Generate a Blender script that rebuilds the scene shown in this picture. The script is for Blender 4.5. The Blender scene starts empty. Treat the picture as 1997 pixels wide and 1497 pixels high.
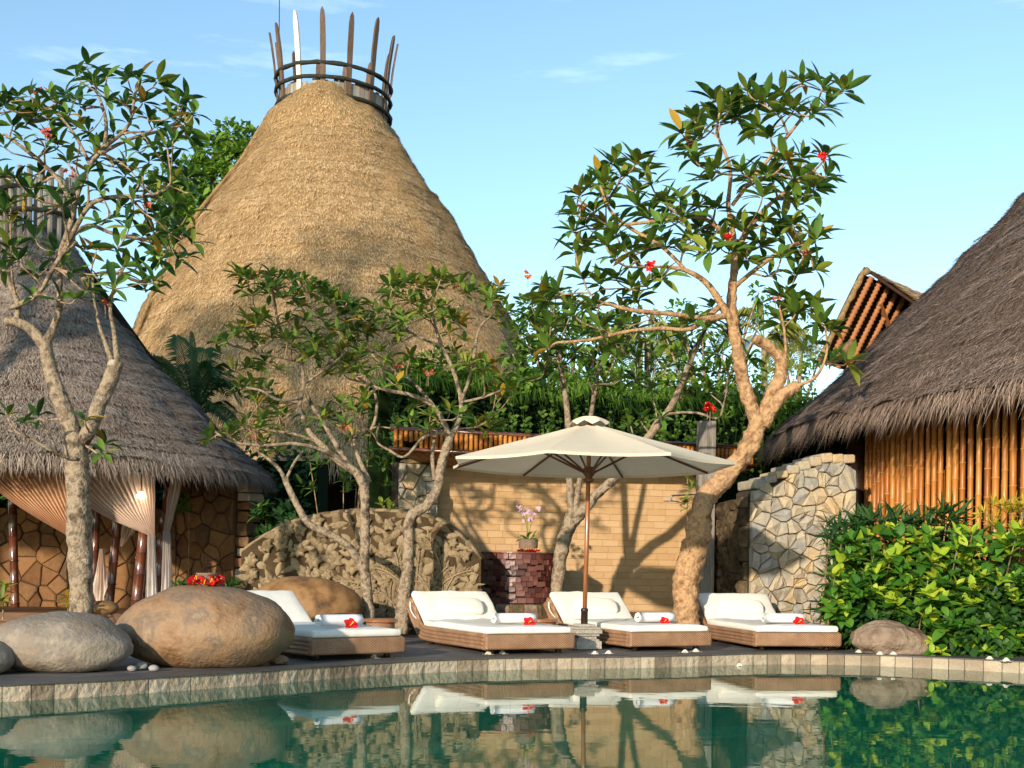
import bpy, math, random
from mathutils import Vector, Matrix, noise as mn
R = math.radians
random.seed(11)
scn = bpy.context.scene

# ------------------------------------------------------------------ camera
F, CX, CY, ROLL, ZC = 2392.0, 998.5, 1114.0, R(0.8), 1.0      # focal px, principal point, camera height over water
cam = bpy.data.objects.new('camera', bpy.data.cameras.new('camera'))
scn.collection.objects.link(cam)
cam.data.sensor_width = 36.0
cam.data.lens = F * 36.0 / 1997.0
cam.data.shift_y = (CY - 748.5) / 1997.0
cam.data.clip_start = 0.05
cam.data.clip_end = 2000
cam.matrix_world = Matrix.Translation((0, 0, ZC)) @ Matrix.Rotation(R(90), 4, 'X') @ Matrix.Rotation(ROLL, 4, 'Z')
scn.camera = cam

# ------------------------------------------------------------------ light
SUN_EL, SUN_AZ = R(14), R(180 + 25)
world = bpy.data.worlds.new('World'); scn.world = world
world.use_nodes = True
nt = world.node_tree
bg = nt.nodes['Background']
sky = nt.nodes.new('ShaderNodeTexSky'); sky.sky_type = 'NISHITA'; sky.sun_disc = False
sky.sun_elevation = SUN_EL; sky.sun_rotation = SUN_AZ
sky.air_density = 1.0; sky.dust_density = 0.25; sky.ozone_density = 1.0
tc = nt.nodes.new('ShaderNodeTexCoord')
mp = nt.nodes.new('ShaderNodeMapping'); mp.inputs['Scale'].default_value = (1.2, 1.2, 7.0)
cn = nt.nodes.new('ShaderNodeTexNoise'); cn.inputs['Scale'].default_value = 2.2; cn.inputs['Detail'].default_value = 7; cn.inputs['Roughness'].default_value = 0.6
cr = nt.nodes.new('ShaderNodeValToRGB')
cr.color_ramp.elements[0].position = 0.56; cr.color_ramp.elements[0].color = (0, 0, 0, 1)
cr.color_ramp.elements[1].position = 0.85; cr.color_ramp.elements[1].color = (0.4, 0.4, 0.4, 1)
mx = nt.nodes.new('ShaderNodeMix'); mx.data_type = 'RGBA'
mx.inputs[7].default_value = (9.5, 10.0, 10.5, 1)
nt.links.new(tc.outputs['Generated'], mp.inputs[0]); nt.links.new(mp.outputs[0], cn.inputs['Vector'])
nt.links.new(cn.outputs[0], cr.inputs[0]); nt.links.new(cr.outputs[0], mx.inputs[0])
tint = nt.nodes.new('ShaderNodeMix'); tint.data_type = 'RGBA'; tint.blend_type = 'MULTIPLY'; tint.inputs[0].default_value = 1.0
tint.inputs[7].default_value = (0.84, 0.97, 1.0, 1)
nt.links.new(sky.outputs[0], tint.inputs[6]); nt.links.new(tint.outputs[2], mx.inputs[6]); nt.links.new(mx.outputs[2], bg.inputs[0])
bg.inputs[1].default_value = 0.14
sun = bpy.data.objects.new('sun', bpy.data.lights.new('sun', 'SUN'))
scn.collection.objects.link(sun)
sun.data.energy = 3.0; sun.data.angle = R(1.1); sun.data.color = (1.0, 0.87, 0.70)
tosun = Vector((math.sin(SUN_AZ) * math.cos(SUN_EL), math.cos(SUN_AZ) * math.cos(SUN_EL), math.sin(SUN_EL)))
sun.rotation_euler = tosun.to_track_quat('Z', 'Y').to_euler()
sun.location = (-30, -60, 40)
scn.view_settings.view_transform = 'Standard'; scn.view_settings.look = 'None'
scn.view_settings.exposure = 1.0; scn.view_settings.gamma = 1.0

# ------------------------------------------------------------------ helpers
_c, _s = math.cos(ROLL), math.sin(ROLL)
def lev(px, py):
    u, v = px - CX, CY - py
    return u * _c - v * _s, u * _s + v * _c
def P(px, py, Y):
    u, v = lev(px, py)
    return Vector((u / F * Y, Y, ZC + v / F * Y))
def G(px, py, z):
    u, v = lev(px, py)
    Y = (ZC - z) * F / (-v)
    return Vector((u / F * Y, Y, z))
def S(w, Y): return w / F * Y
U = random.uniform
def clamp(x, a, b): return max(a, min(b, x))

def wm(o):
    m = o.matrix_basis.copy()
    return (wm(o.parent) @ o.matrix_parent_inverse @ m) if o.parent else m
def setparent(o, p, world=True):
    o.parent = p
    o.matrix_parent_inverse = wm(p).inverted() if world else Matrix.Identity(4)
def tag(o, label=None, cat=None, group=None, kind=None):
    if label: o['label'] = label
    if cat: o['category'] = cat
    if group: o['group'] = group
    if kind: o['kind'] = kind
    return o
def empty(name, loc, label, cat, group=None, rz=0):
    o = bpy.data.objects.new(name, None); scn.collection.objects.link(o)
    o.empty_display_size = 0.2
    o.location = loc; o.rotation_euler = (0, 0, rz)
    return tag(o, label, cat, group)
def inst(name, mesh, m, parent=None):
    o = bpy.data.objects.new(name, mesh); scn.collection.objects.link(o)
    o.matrix_basis = m
    if parent: setparent(o, parent)
    return o

class MB:
    def __init__(s): s.v = []; s.f = []; s.m = []
    def add(s, vs, fs, mi=0):
        b = len(s.v)
        s.v.extend([tuple(v) for v in vs])
        s.f.extend([tuple(i + b for i in f) for f in fs]); s.m.extend([mi] * len(fs))
        return s
    def box(s, c, size, M=None, mi=0):
        hx, hy, hz = size[0] / 2, size[1] / 2, size[2] / 2
        vs = [Vector((x * hx, y * hy, z * hz)) for z in (-1, 1) for y in (-1, 1) for x in (-1, 1)]
        if M is not None: vs = [M @ v for v in vs]
        c = Vector(c); vs = [v + c for v in vs]
        return s.add(vs, [(0, 2, 3, 1), (4, 5, 7, 6), (0, 1, 5, 4), (2, 6, 7, 3), (0, 4, 6, 2), (1, 3, 7, 5)], mi)
    def rbox(s, c, size, r, M=None, n=3, mi=0, fn=None):
        """rounded box; fn(v) may bend the local vertices"""
        h = [x / 2 for x in size]; c = Vector(c)
        def axis(hh):
            inner = hh - r
            e = [-hh + r * (1 - math.cos(math.pi / 2 * i / n)) for i in range(n)]
            k = max(2, min(8, int(inner * 2 / 0.12) + 1))
            mid = [-inner + 2 * inner * i / k for i in range(k + 1)]
            return e + mid + [-x for x in reversed(e)]
        ax = [axis(x) for x in h]
        idx = {}; vs = []; fs = []
        def vert(p):
            q = Vector(p); cl = Vector((clamp(q.x, -h[0] + r, h[0] - r), clamp(q.y, -h[1] + r, h[1] - r), clamp(q.z, -h[2] + r, h[2] - r)))
            d = q - cl
            if d.length > 1e-9: q = cl + d.normalized() * r
            key = (round(p[0], 5), round(p[1], 5), round(p[2], 5))
            if key not in idx:
                if fn: q = fn(q)
                if M is not None: q = M @ q
                idx[key] = len(vs); vs.append(q + c)
            return idx[key]
        for a in range(3):
            b, d = (a + 1) % 3, (a + 2) % 3
            for sgn in (-1, 1):
                for i in range(len(ax[b]) - 1):
                    for j in range(len(ax[d]) - 1):
                        q = []
                        for (ii, jj) in ((i, j), (i + 1, j), (i + 1, j + 1), (i, j + 1)):
                            p = [0, 0, 0]; p[a] = sgn * h[a]; p[b] = ax[b][ii]; p[d] = ax[d][jj]
                            q.append(vert(p))
                        if sgn < 0: q.reverse()
                        if len(set(q)) >= 3: fs.append(tuple(dict.fromkeys(q)))
        return s.add(vs, fs, mi)
    def tube(s, pts, radii, n=8, mi=0, cap=True, gnarl=0, gs=6.0, seed=0, flat=1.0):
        pts = [Vector(p) for p in pts]
        if not isinstance(radii, (list, tuple)): radii = [radii] * len(pts)
        t0 = (pts[1] - pts[0]).normalized()
        ref = Vector((0, 0, 1)) if abs(t0.z) < 0.9 else Vector((0, 1, 0))
        nx = t0.cross(ref).normalized()
        vs, fs = [], []
        L = len(pts)
        for i, p in enumerate(pts):
            t = (pts[min(i + 1, L - 1)] - pts[max(i - 1, 0)])
            t = t.normalized() if t.length > 1e-9 else t0
            nx = (nx - t * nx.dot(t))
            nx = nx.normalized() if nx.length > 1e-6 else t.orthogonal().normalized()
            ny = t.cross(nx)
            for k in range(n):
                a = 2 * math.pi * k / n
                d = nx * math.cos(a) + ny * math.sin(a) * flat
                r = radii[i]
                q = p + d * r
                if gnarl:
                    r *= 1 + gnarl * mn.fractal(q * gs + Vector((seed, 0, 0)), 1.0, 2.0, 3)
                    q = p + d * r
                vs.append(q)
        for i in range(L - 1):
            for k in range(n):
                a, b = i * n + k, i * n + (k + 1) % n
                fs.append((a, b, b + n, a + n))
        if cap:
            fs.append(tuple(reversed(range(n)))); fs.append(tuple(range((L - 1) * n, L * n)))
        return s.add(vs, fs, mi)
    def lathe(s, c, prof, n=24, mi=0, a0=0, a1=2 * math.pi):
        c = Vector(c); full = abs(a1 - a0 - 2 * math.pi) < 1e-6
        cols = n if full else n + 1
        vs = [c + Vector((r * math.cos(a0 + (a1 - a0) * k / n), r * math.sin(a0 + (a1 - a0) * k / n), z)) for (r, z) in prof for k in range(cols)]
        fs = []
        for i in range(len(prof) - 1):
            for k in range(n):
                k2 = (k + 1) % cols
                fs.append((i * cols + k, i * cols + k2, (i + 1) * cols + k2, (i + 1) * cols + k))
        return s.add(vs, fs, mi)
    def mesh(s, name, mats, smooth=False):
        me = bpy.data.meshes.new(name)
        me.from_pydata(s.v, [], s.f)
        if not isinstance(mats, (list, tuple)): mats = [mats]
        for m in mats: me.materials.append(m)
        if len(mats) > 1: me.polygons.foreach_set('material_index', s.m)
        if smooth: me.polygons.foreach_set('use_smooth', [True] * len(me.polygons))
        me.update()
        return me
    def build(s, name, mats, parent=None, smooth=False, world=True, recenter=True):
        loc = Vector((0, 0, 0))
        if recenter and s.v:
            xs = [v[0] for v in s.v]; ys = [v[1] for v in s.v]; zs = [v[2] for v in s.v]
            loc = Vector(((min(xs) + max(xs)) / 2, (min(ys) + max(ys)) / 2, min(zs)))
            s.v = [(v[0] - loc.x, v[1] - loc.y, v[2] - loc.z) for v in s.v]
        o = bpy.data.objects.new(name, s.mesh(name, mats, smooth)); scn.collection.objects.link(o)
        o.location = loc
        if parent: setparent(o, parent, world)
        return o

def catmull(pts, n=6):
    """pts: sequences of equal-length tuples -> smooth resample"""
    if len(pts) < 3:
        return [tuple(a + (b - a) * i / n for a, b in zip(pts[0], pts[1])) for i in range(n + 1)]
    out = []
    p = [pts[0]] + list(pts) + [pts[-1]]
    for i in range(1, len(p) - 2):
        for k in range(n):
            t = k / n; row = []
            for a, b, c, d in zip(p[i - 1], p[i], p[i + 1], p[i + 2]):
                row.append(0.5 * ((2 * b) + (-a + c) * t + (2 * a - 5 * b + 4 * c - d) * t * t + (-a + 3 * b - 3 * c + d) * t ** 3))
            out.append(tuple(row))
    out.append(tuple(pts[-1]))
    return out

# ------------------------------------------------------------------ materials
def mat(name, cols, scale=4.0, rough=0.75, bump=0.0, bscale=30.0, rnd=0.0, spec=0.3, transl=0.0, stretch=None, metal=0.0, coat=0.0, detail=5.0, bdist=0.02, emis=None, wave=None):
    m = bpy.data.materials.new(name); m.use_nodes = True
    n = m.node_tree.nodes; l = m.node_tree.links
    b = n['Principled BSDF']; out = n['Material Output']
    b.inputs['Roughness'].default_value = rough
    b.inputs['Specular IOR Level'].default_value = spec
    b.inputs['Metallic'].default_value = metal
    b.inputs['Coat Weight'].default_value = coat
    b.inputs['Coat Roughness'].default_value = 0.15
    co = n.new('ShaderNodeTexCoord'); src = co.outputs['Object']
    if stretch:
        mpn = n.new('ShaderNodeMapping'); mpn.inputs['Scale'].default_value = stretch
        l.new(src, mpn.inputs[0]); src = mpn.outputs[0]
    nz = n.new('ShaderNodeTexNoise'); nz.inputs['Scale'].default_value = scale; nz.inputs['Detail'].default_value = detail
    nz.inputs['Roughness'].default_value = 0.62
    l.new(src, nz.inputs['Vector'])
    fac = nz.outputs[0]
    st = n.new('ShaderNodeMapRange'); st.inputs[1].default_value = 0.28; st.inputs[2].default_value = 0.72
    l.new(fac, st.inputs[0]); fac = st.outputs[0]
    if rnd > 0:
        oi = n.new('ShaderNodeObjectInfo'); ge = n.new('ShaderNodeNewGeometry')
        ad = n.new('ShaderNodeMath'); ad.operation = 'ADD'; l.new(oi.outputs['Random'], ad.inputs[0]); l.new(ge.outputs['Random Per Island'], ad.inputs[1])
        fr = n.new('ShaderNodeMath'); fr.operation = 'FRACT'; l.new(ad.outputs[0], fr.inputs[0])
        mi = n.new('ShaderNodeMix'); mi.inputs[0].default_value = rnd
        l.new(fac, mi.inputs[2]); l.new(fr.outputs[0], mi.inputs[3]); fac = mi.outputs[0]
    if len(cols) > 1:
        ra = n.new('ShaderNodeValToRGB'); el = ra.color_ramp.elements
        while len(el) < len(cols): el.new(0.5)
        for i, cc in enumerate(cols):
            el[i].position = i / (len(cols) - 1); el[i].color = (*cc, 1)
        l.new(fac, ra.inputs[0]); col = ra.outputs[0]
        l.new(col, b.inputs['Base Color'])
    else:
        b.inputs['Base Color'].default_value = (*cols[0], 1); col = None
    if bump:
        nb = n.new('ShaderNodeTexNoise'); nb.inputs['Scale'].default_value = bscale; nb.inputs['Detail'].default_value = 6
        l.new(src, nb.inputs['Vector'])
        bp = n.new('ShaderNodeBump'); bp.inputs['Strength'].default_value = bump; bp.inputs['Distance'].default_value = bdist
        l.new(nb.outputs[0], bp.inputs['Height']); l.new(bp.outputs[0], b.inputs['Normal'])
    if transl:
        tr = n.new('ShaderNodeBsdfTranslucent'); ms = n.new('ShaderNodeMixShader'); ms.inputs[0].default_value = transl
        if col: l.new(col, tr.inputs[0])
        else: tr.inputs[0].default_value = (*cols[0], 1)
        l.new(b.outputs[0], ms.inputs[1]); l.new(tr.outputs[0], ms.inputs[2]); l.new(ms.outputs[0], out.inputs[0])
    if emis:
        b.inputs['Emission Color'].default_value = (*emis[0], 1); b.inputs['Emission Strength'].default_value = emis[1]
    return m

M = {}
M['straw'] = mat('straw_thatch', [(.24, .135, .062), (.50, .315, .15), (.68, .46, .24), (.77, .56, .33)], 1.2, .85, rnd=.6, spec=.15)
M['straw_base'] = mat('straw_thatch_bed', [(.20, .12, .055), (.46, .31, .14)], 14, .9, bump=.9, bscale=60, spec=.1, bdist=.05)
M['grey_thatch'] = mat('weathered_thatch', [(.105, .075, .055), (.25, .19, .148), (.42, .335, .268), (.58, .48, .395)], 1.6, .85, rnd=.65, spec=.2)
M['grey_base'] = mat('weathered_thatch_bed', [(.10, .075, .06), (.30, .24, .20)], 12, .9, bump=.9, bscale=55, spec=.1, bdist=.05)
M['brown_thatch'] = mat('brown_thatch', [(.09, .056, .040), (.23, .158, .118), (.39, .28, .218), (.54, .415, .33)], 1.6, .85, rnd=.65, spec=.2)
M['brown_base'] = mat('brown_thatch_bed', [(.06, .042, .033), (.18, .13, .10)], 12, .9, bump=.9, bscale=55, spec=.1, bdist=.05)
M['bark'] = mat('frangipani_bark', [(.06, .036, .02), (.20, .12, .065), (.40, .28, .17), (.30, .25, .19)], 9, .8, bump=.9, bscale=26, bdist=.03)
M['bark_gold'] = mat('golden_bark', [(.07, .035, .016), (.27, .145, .068), (.46, .28, .14), (.26, .14, .07), (.50, .34, .20)], 6, .8, bump=1.0, bscale=24, bdist=.03)
M['bark_grey'] = mat('lichen_bark', [(.035, .027, .018), (.12, .085, .055), (.34, .26, .175), (.16, .11, .07), (.43, .37, .29)], 6, .85, bump=1.0, bscale=30, bdist=.03)
M['cut'] = mat('cut_wood', [(.10, .05, .025), (.26, .15, .075)], 12, .85, bump=.6, bscale=40)
LG = dict(transl=.32, rough=.5, spec=.3)
M['leaf_a'] = mat('leaf_green', [(.05, .115, .015), (.11, .21, .028), (.19, .30, .045)], 3, rnd=.8, **LG)
M['leaf_b'] = mat('leaf_olive', [(.10, .15, .018), (.19, .24, .028), (.28, .30, .04)], 3, rnd=.8, **LG)
M['leaf_y'] = mat('leaf_turning_yellow', [(.38, .26, .03), (.48, .29, .03), (.36, .17, .03)], 3, rnd=.8, **LG)
M['ivy'] = mat('ivy_leaf_shade_tone', [(.005, .015, .004), (.011, .032, .008), (.022, .055, .012)], 3, rnd=.8, **LG)  # leaf colour darkened to carry the shade from trees in front
M['leaf_dark'] = mat('leaf_dark_green', [(.015, .048, .011), (.03, .088, .018), (.055, .13, .026)], 3, rnd=.8, **LG)
M['leaf_lime'] = mat('leaf_lime', [(.20, .34, .02), (.34, .46, .03), (.50, .54, .05)], 3, rnd=.8, **LG)
M['leaf_bush'] = mat('leaf_shrub', [(.03, .11, .012), (.06, .18, .018), (.12, .26, .025)], 3, rnd=.8, **LG)
M['leaf_tree'] = mat('leaf_sunny_tree', [(.05, .13, .014), (.13, .25, .026), (.25, .37, .045)], 2, rnd=.8, **LG)
M['croton'] = mat('croton_leaf', [(.45, .34, .03), (.60, .46, .04), (.18, .20, .03)], 3, rnd=.8, **LG)
M['grass'] = mat('grass_blade', [(.05, .13, .015), (.12, .24, .025), (.20, .32, .04)], 3, rnd=.8, **LG)
M['dry_frond'] = mat('yellow_frond', [(.22, .24, .04), (.38, .36, .08), (.14, .2, .03)], 3, rnd=.8, **LG)
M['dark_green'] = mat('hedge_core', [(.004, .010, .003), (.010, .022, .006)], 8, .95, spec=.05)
M['red'] = mat('red_petal', [(.55, .008, .012), (.72, .02, .025)], 8, .5, rnd=.5, transl=.2)
M['pink'] = mat('pink_petal', [(.45, .06, .07), (.62, .18, .12)], 8, .5, rnd=.6, transl=.2)
M['orange'] = mat('orange_petal', [(.70, .10, .015), (.80, .22, .03)], 8, .5, rnd=.5, transl=.2)
M['lilac'] = mat('lilac_petal', [(.55, .28, .52), (.78, .62, .76)], 8, .5, rnd=.6, transl=.2)
M['white_petal'] = mat('white_petal', [(.80, .74, .60), (.85, .82, .74)], 8, .5, transl=.2)
M['yellow'] = mat('yellow_centre', [(.75, .45, .05)], 8, .5)
M['cushion'] = mat('cream_canvas', [(.74, .69, .60), (.80, .76, .68)], 2.2, .85, bump=.25, bscale=9, spec=.15, bdist=.03)
M['towel'] = mat('white_terry', [(.80, .78, .76), (.86, .85, .83)], 30, .95, bump=.6, bscale=220, spec=.05, bdist=.006)
M['canvas'] = mat('parasol_canvas', [(.78, .65, .46), (.85, .73, .55)], 2.5, .85, bump=.15, bscale=14, spec=.15, transl=.22)
M['voile'] = mat('peach_voile', [(.62, .36, .20), (.72, .47, .29)], 5, .85, bump=.2, bscale=18, spec=.1, transl=.4)
M['voile_pale'] = mat('pale_voile', [(.66, .50, .40), (.76, .62, .52)], 5, .85, bump=.2, bscale=18, spec=.1, transl=.35)
M['voile_white'] = mat('white_voile', [(.62, .56, .52), (.74, .68, .63)], 5, .85, bump=.2, bscale=18, spec=.1, transl=.35)
M['pole_wood'] = mat('varnished_wood', [(.20, .065, .022), (.33, .12, .04)], 6, .28, spec=.5, stretch=(6, 6, .6), coat=.5)
M['rib_wood'] = mat('rib_wood', [(.10, .035, .014), (.17, .06, .024)], 6, .4, spec=.5)
M['dark_metal'] = mat('dark_bronze', [(.030, .018, .012), (.055, .034, .022)], 10, .4, spec=.5, metal=.4)
M['chrome'] = mat('chrome', [(.72, .73, .75)], 1, .12, metal=1.0)
M['bamboo'] = mat('bamboo_cane', [(.22, .062, .010), (.38, .125, .020), (.50, .215, .045), (.27, .075, .012)], 2.2, .42, rnd=.7, spec=.35, stretch=(8, 8, .9), coat=.05)
M['bamboo_node'] = mat('bamboo_node', [(.26, .10, .025), (.60, .36, .13)], 9, .45, rnd=.4)
M['bamboo_red'] = mat('dark_red_bamboo', [(.055, .014, .007), (.12, .032, .014), (.17, .05, .018)], 3, .2, spec=.6, stretch=(5, 5, .7), coat=.6)
M['void_shade'] = mat('painted_interior_shade', [(.012, .008, .006), (.022, .015, .010)], 6, .95, spec=.05)  # near-black colour stands in for the deep shade under the roofs
M['dark_post'] = mat('dark_post_wood', [(.03, .013, .008), (.06, .026, .015)], 6, .4, spec=.4)
M['sandstone'] = mat('yellow_sandstone', [(.42, .25, .115), (.50, .315, .155), (.56, .37, .20), (.46, .285, .13)], 1.3, .85, bump=.3, bscale=14, rnd=.45, spec=.15)
M['sand_joint'] = mat('sandstone_joint', [(.37, .22, .10), (.44, .275, .13)], 10, .9)
M['rubble'] = mat('pale_rubble_stone', [(.22, .16, .095), (.33, .30, .24), (.46, .36, .23), (.27, .26, .235), (.50, .36, .20), (.38, .27, .16)], 3.2, .88, bump=.7, bscale=16, rnd=.72, spec=.15, bdist=.03)
M['mossy_shade'] = mat('mossy_stone_shade_tone', [(.022, .016, .010), (.065, .045, .026), (.13, .09, .05), (.20, .155, .095)], 7, .9, bump=1.0, bscale=22, rnd=.35, spec=.1, bdist=.04)  # moss tones, darkened to carry the shade on the wall's return face
M['flag'] = mat('orange_flagstone', [(.06, .026, .011), (.14, .065, .027), (.23, .115, .048), (.10, .055, .028), (.26, .15, .07)], 3, .85, bump=.5, bscale=20, rnd=.6, spec=.15)
M['mortar'] = mat('dark_joint', [(.035, .025, .016), (.07, .05, .032)], 12, .95, bump=.5)
M['relief'] = mat('carved_limestone', [(.045, .028, .014), (.14, .095, .05), (.30, .225, .135), (.10, .066, .034), (.22, .155, .088)], 2.6, .88, bump=.8, bscale=40, rnd=.3, spec=.12)
M['relief_crevice_shade'] = mat('carved_limestone_crevice_shade', [(.03, .019, .010), (.09, .06, .032)], 4, .9, bump=.7, bscale=30, spec=.1)  # bed coloured darker as shade in the crevices between carvings
M['granite'] = mat('brown_boulder', [(.075, .040, .020), (.21, .115, .055), (.27, .165, .09), (.17, .115, .075), (.33, .22, .13)], 3.4, .6, bump=.8, bscale=28, spec=.3, bdist=.016, detail=13)
M['granite_grey'] = mat('grey_boulder', [(.11, .075, .05), (.23, .17, .115), (.20, .165, .13), (.31, .25, .185), (.26, .235, .205)], 3.4, .64, bump=.8, bscale=28, spec=.3, bdist=.016, detail=13)
M['granite_dark'] = mat('dark_patched_boulder', [(.03, .016, .008), (.16, .08, .03), (.29, .155, .06), (.22, .12, .05)], 3.6, .6, bump=.4, bscale=50, spec=.3, bdist=.012, detail=8)
M['rock'] = mat('rough_rock', [(.09, .06, .042), (.24, .17, .12), (.33, .25, .18)], 4, .9, bump=1.0, bscale=14, spec=.1, bdist=.04)
M['pebble'] = mat('grey_pebble', [(.20, .185, .17), (.33, .31, .29)], 8, .6, rnd=.4)
M['coping'] = mat('buff_coping_stone', [(.12, .088, .06), (.28, .215, .15), (.42, .345, .25), (.33, .215, .135)], 5, .8, bump=1.0, bscale=18, rnd=.7, spec=.2, bdist=.03)
M['border'] = mat('grey_edge_slab', [(.060, .054, .049), (.10, .09, .08)], 6, .55, bump=.2, bscale=40, spec=.35)
M['deck'] = mat('weathered_deck_board', [(.05, .048, .047), (.10, .095, .09), (.155, .145, .135)], 2.5, .6, bump=.3, bscale=18, rnd=.6, spec=.35, stretch=(1, 9, 1))
M['soil'] = mat('brown_soil', [(.045, .03, .02), (.10, .07, .045)], 3, .95, bump=.7, bscale=25)
M['ground'] = mat('far_ground', [(.05, .06, .025), (.09, .085, .045)], .4, .95)
M['block'] = mat('mahogany_block', [(.042, .012, .010), (.085, .026, .020), (.15, .05, .036), (.20, .09, .07)], 5, .34, rnd=.8, spec=.5, bump=.2, bscale=30)
M['block_gap'] = mat('block_gap', [(.014, .006, .005)], 5, .8)
M['grey_wood'] = mat('grey_weathered_post', [(.10, .085, .07), (.21, .185, .16), (.29, .26, .23)], 5, .8, bump=.5, bscale=22, stretch=(7, 7, .5))
M['spike_wood'] = mat('spike_wood', [(.055, .030, .018), (.12, .075, .05), (.20, .14, .10)], 5, .7, bump=.4, bscale=20, stretch=(7, 7, .5), rnd=.4)
M['spike_pale'] = mat('pale_spike_wood', [(.72, .64, .54), (.80, .74, .66)], 5, .6)
M['stave'] = mat('grey_stave', [(.11, .09, .07), (.26, .225, .185), (.38, .34, .29)], 3, .8, rnd=.6, stretch=(7, 7, .6))
M['ring'] = mat('tarred_ring', [(.012, .013, .009), (.035, .035, .022)], 12, .8, bump=1.0, bscale=24)
M['clay'] = mat('clay_pot', [(.13, .085, .06), (.26, .18, .13)], 7, .8, bump=.6, bscale=30)
M['white_stone'] = mat('carved_grey_stone', [(.30, .26, .21), (.46, .41, .34)], 6, .85, bump=.8, bscale=35)
M['purlin'] = mat('red_batten', [(.28, .10, .035), (.46, .20, .075)], 8, .7, rnd=.4)
M['dark_stain'] = mat('dark_rafters', [(.03, .013, .008), (.06, .025, .013)], 8, .8)
M['step'] = mat('brown_step_wood', [(.10, .045, .02), (.19, .095, .045)], 3, .55, stretch=(1, 8, 8), rnd=.3)
M['bulb'] = mat('lamp_glow', [(1, .85, .65)], emis=((1.0, .84, .62), 14.0))
M['hair'] = mat('incense_stick', [(.06, .03, .02)], 5, .8)

def wicker(name, ca, cb, fx, fz, axis='X'):
    m = mat(name, [ca, cb], 9, .55, spec=.35)
    n = m.node_tree.nodes; l = m.node_tree.links; b = n['Principled BSDF']
    co = n.new('ShaderNodeTexCoord'); sp = n.new('ShaderNodeSeparateXYZ'); l.new(co.outputs['Object'], sp.inputs[0])
    def sn(sock, f, ph=None):
        a = n.new('ShaderNodeMath'); a.operation = 'MULTIPLY'; a.inputs[1].default_value = f; l.new(sock, a.inputs[0])
        s2 = n.new('ShaderNodeMath'); s2.operation = 'SINE'; l.new(a.outputs[0], s2.inputs[0]); return s2.outputs[0]
    ax = n.new('ShaderNodeMath'); ax.operation = 'ADD'; l.new(sp.outputs['X'], ax.inputs[0]); l.new(sp.outputs['Y'], ax.inputs[1])
    a = sn(ax.outputs[0], fx); c = sn(sp.outputs['Z'], fz)
    mu = n.new('ShaderNodeMath'); mu.operation = 'MULTIPLY'; l.new(a, mu.inputs[0]); l.new(c, mu.inputs[1])
    mr = n.new('ShaderNodeMapRange'); mr.inputs[1].default_value = -1; mr.inputs[2].default_value = 1; l.new(mu.outputs[0], mr.inputs[0])
    bp = n.new('ShaderNodeBump'); bp.inputs['Strength'].default_value = .9; bp.inputs['Distance'].default_value = .006
    l.new(mr.outputs[0], bp.inputs['Height']); l.new(bp.outputs[0], b.inputs['Normal'])
    old = b.inputs['Base Color'].links[0].from_socket
    dm = n.new('ShaderNodeMix'); dm.data_type = 'RGBA'; dm.blend_type = 'MULTIPLY'; dm.inputs[0].default_value = 1
    gr = n.new('ShaderNodeValToRGB'); gr.color_ramp.elements[0].color = (.42, .42, .42, 1); gr.color_ramp.elements[0].position = .25; gr.color_ramp.elements[1].color = (1.1, 1.1, 1.1, 1); gr.color_ramp.elements[1].position = .65
    l.new(mr.outputs[0], gr.inputs[0]); l.new(old, dm.inputs[6]); l.new(gr.outputs[0], dm.inputs[7]); l.new(dm.outputs[2], b.inputs['Base Color'])
    return m
M['wicker'] = wicker('brown_wicker', (.27, .14, .07), (.44, .25, .14), 210, 260)

def water_material():
    m = bpy.data.materials.new('pool_water'); m.use_nodes = True
    n = m.node_tree.nodes; l = m.node_tree.links; n.clear()
    out = n.new('ShaderNodeOutputMaterial'); mix = n.new('ShaderNodeMixShader')
    di = n.new('ShaderNodeBsdfDiffuse'); di.inputs[0].default_value = (.025, .40, .22, 1); m2 = n.new('ShaderNodeMixShader'); m2.inputs[0].default_value = .20
    fr = n.new('ShaderNodeFresnel'); fr.inputs[0].default_value = 1.33
    tr = n.new('ShaderNodeBsdfTransparent'); tr.inputs[0].default_value = (.42, .92, .66, 1)
    gl = n.new('ShaderNodeBsdfGlossy'); gl.inputs['Roughness'].default_value = 0.0
    gl.inputs[0].default_value = (.95, .97, .97, 1)
    co = n.new('ShaderNodeTexCoord'); mpn = n.new('ShaderNodeMapping'); mpn.inputs['Scale'].default_value = (1.0, 1.8, 1)
    nz = n.new('ShaderNodeTexNoise'); nz.inputs['Scale'].default_value = 2.4; nz.inputs['Detail'].default_value = 3
    bp = n.new('ShaderNodeBump'); bp.inputs['Strength'].default_value = .04; bp.inputs['Distance'].default_value = .02
    l.new(co.outputs['Object'], mpn.inputs[0]); l.new(mpn.outputs[0], nz.inputs['Vector']); l.new(nz.outputs[0], bp.inputs['Height'])
    l.new(bp.outputs[0], gl.inputs['Normal']); l.new(bp.outputs[0], fr.inputs['Normal'])
    l.new(fr.outputs[0], mix.inputs[0]); l.new(tr.outputs[0], m2.inputs[1]); l.new(di.outputs[0], m2.inputs[2]); l.new(m2.outputs[0], mix.inputs[1]); l.new(gl.outputs[0], mix.inputs[2]); l.new(mix.outputs[0], out.inputs[0])
    return m
M['water'] = water_material()

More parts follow.
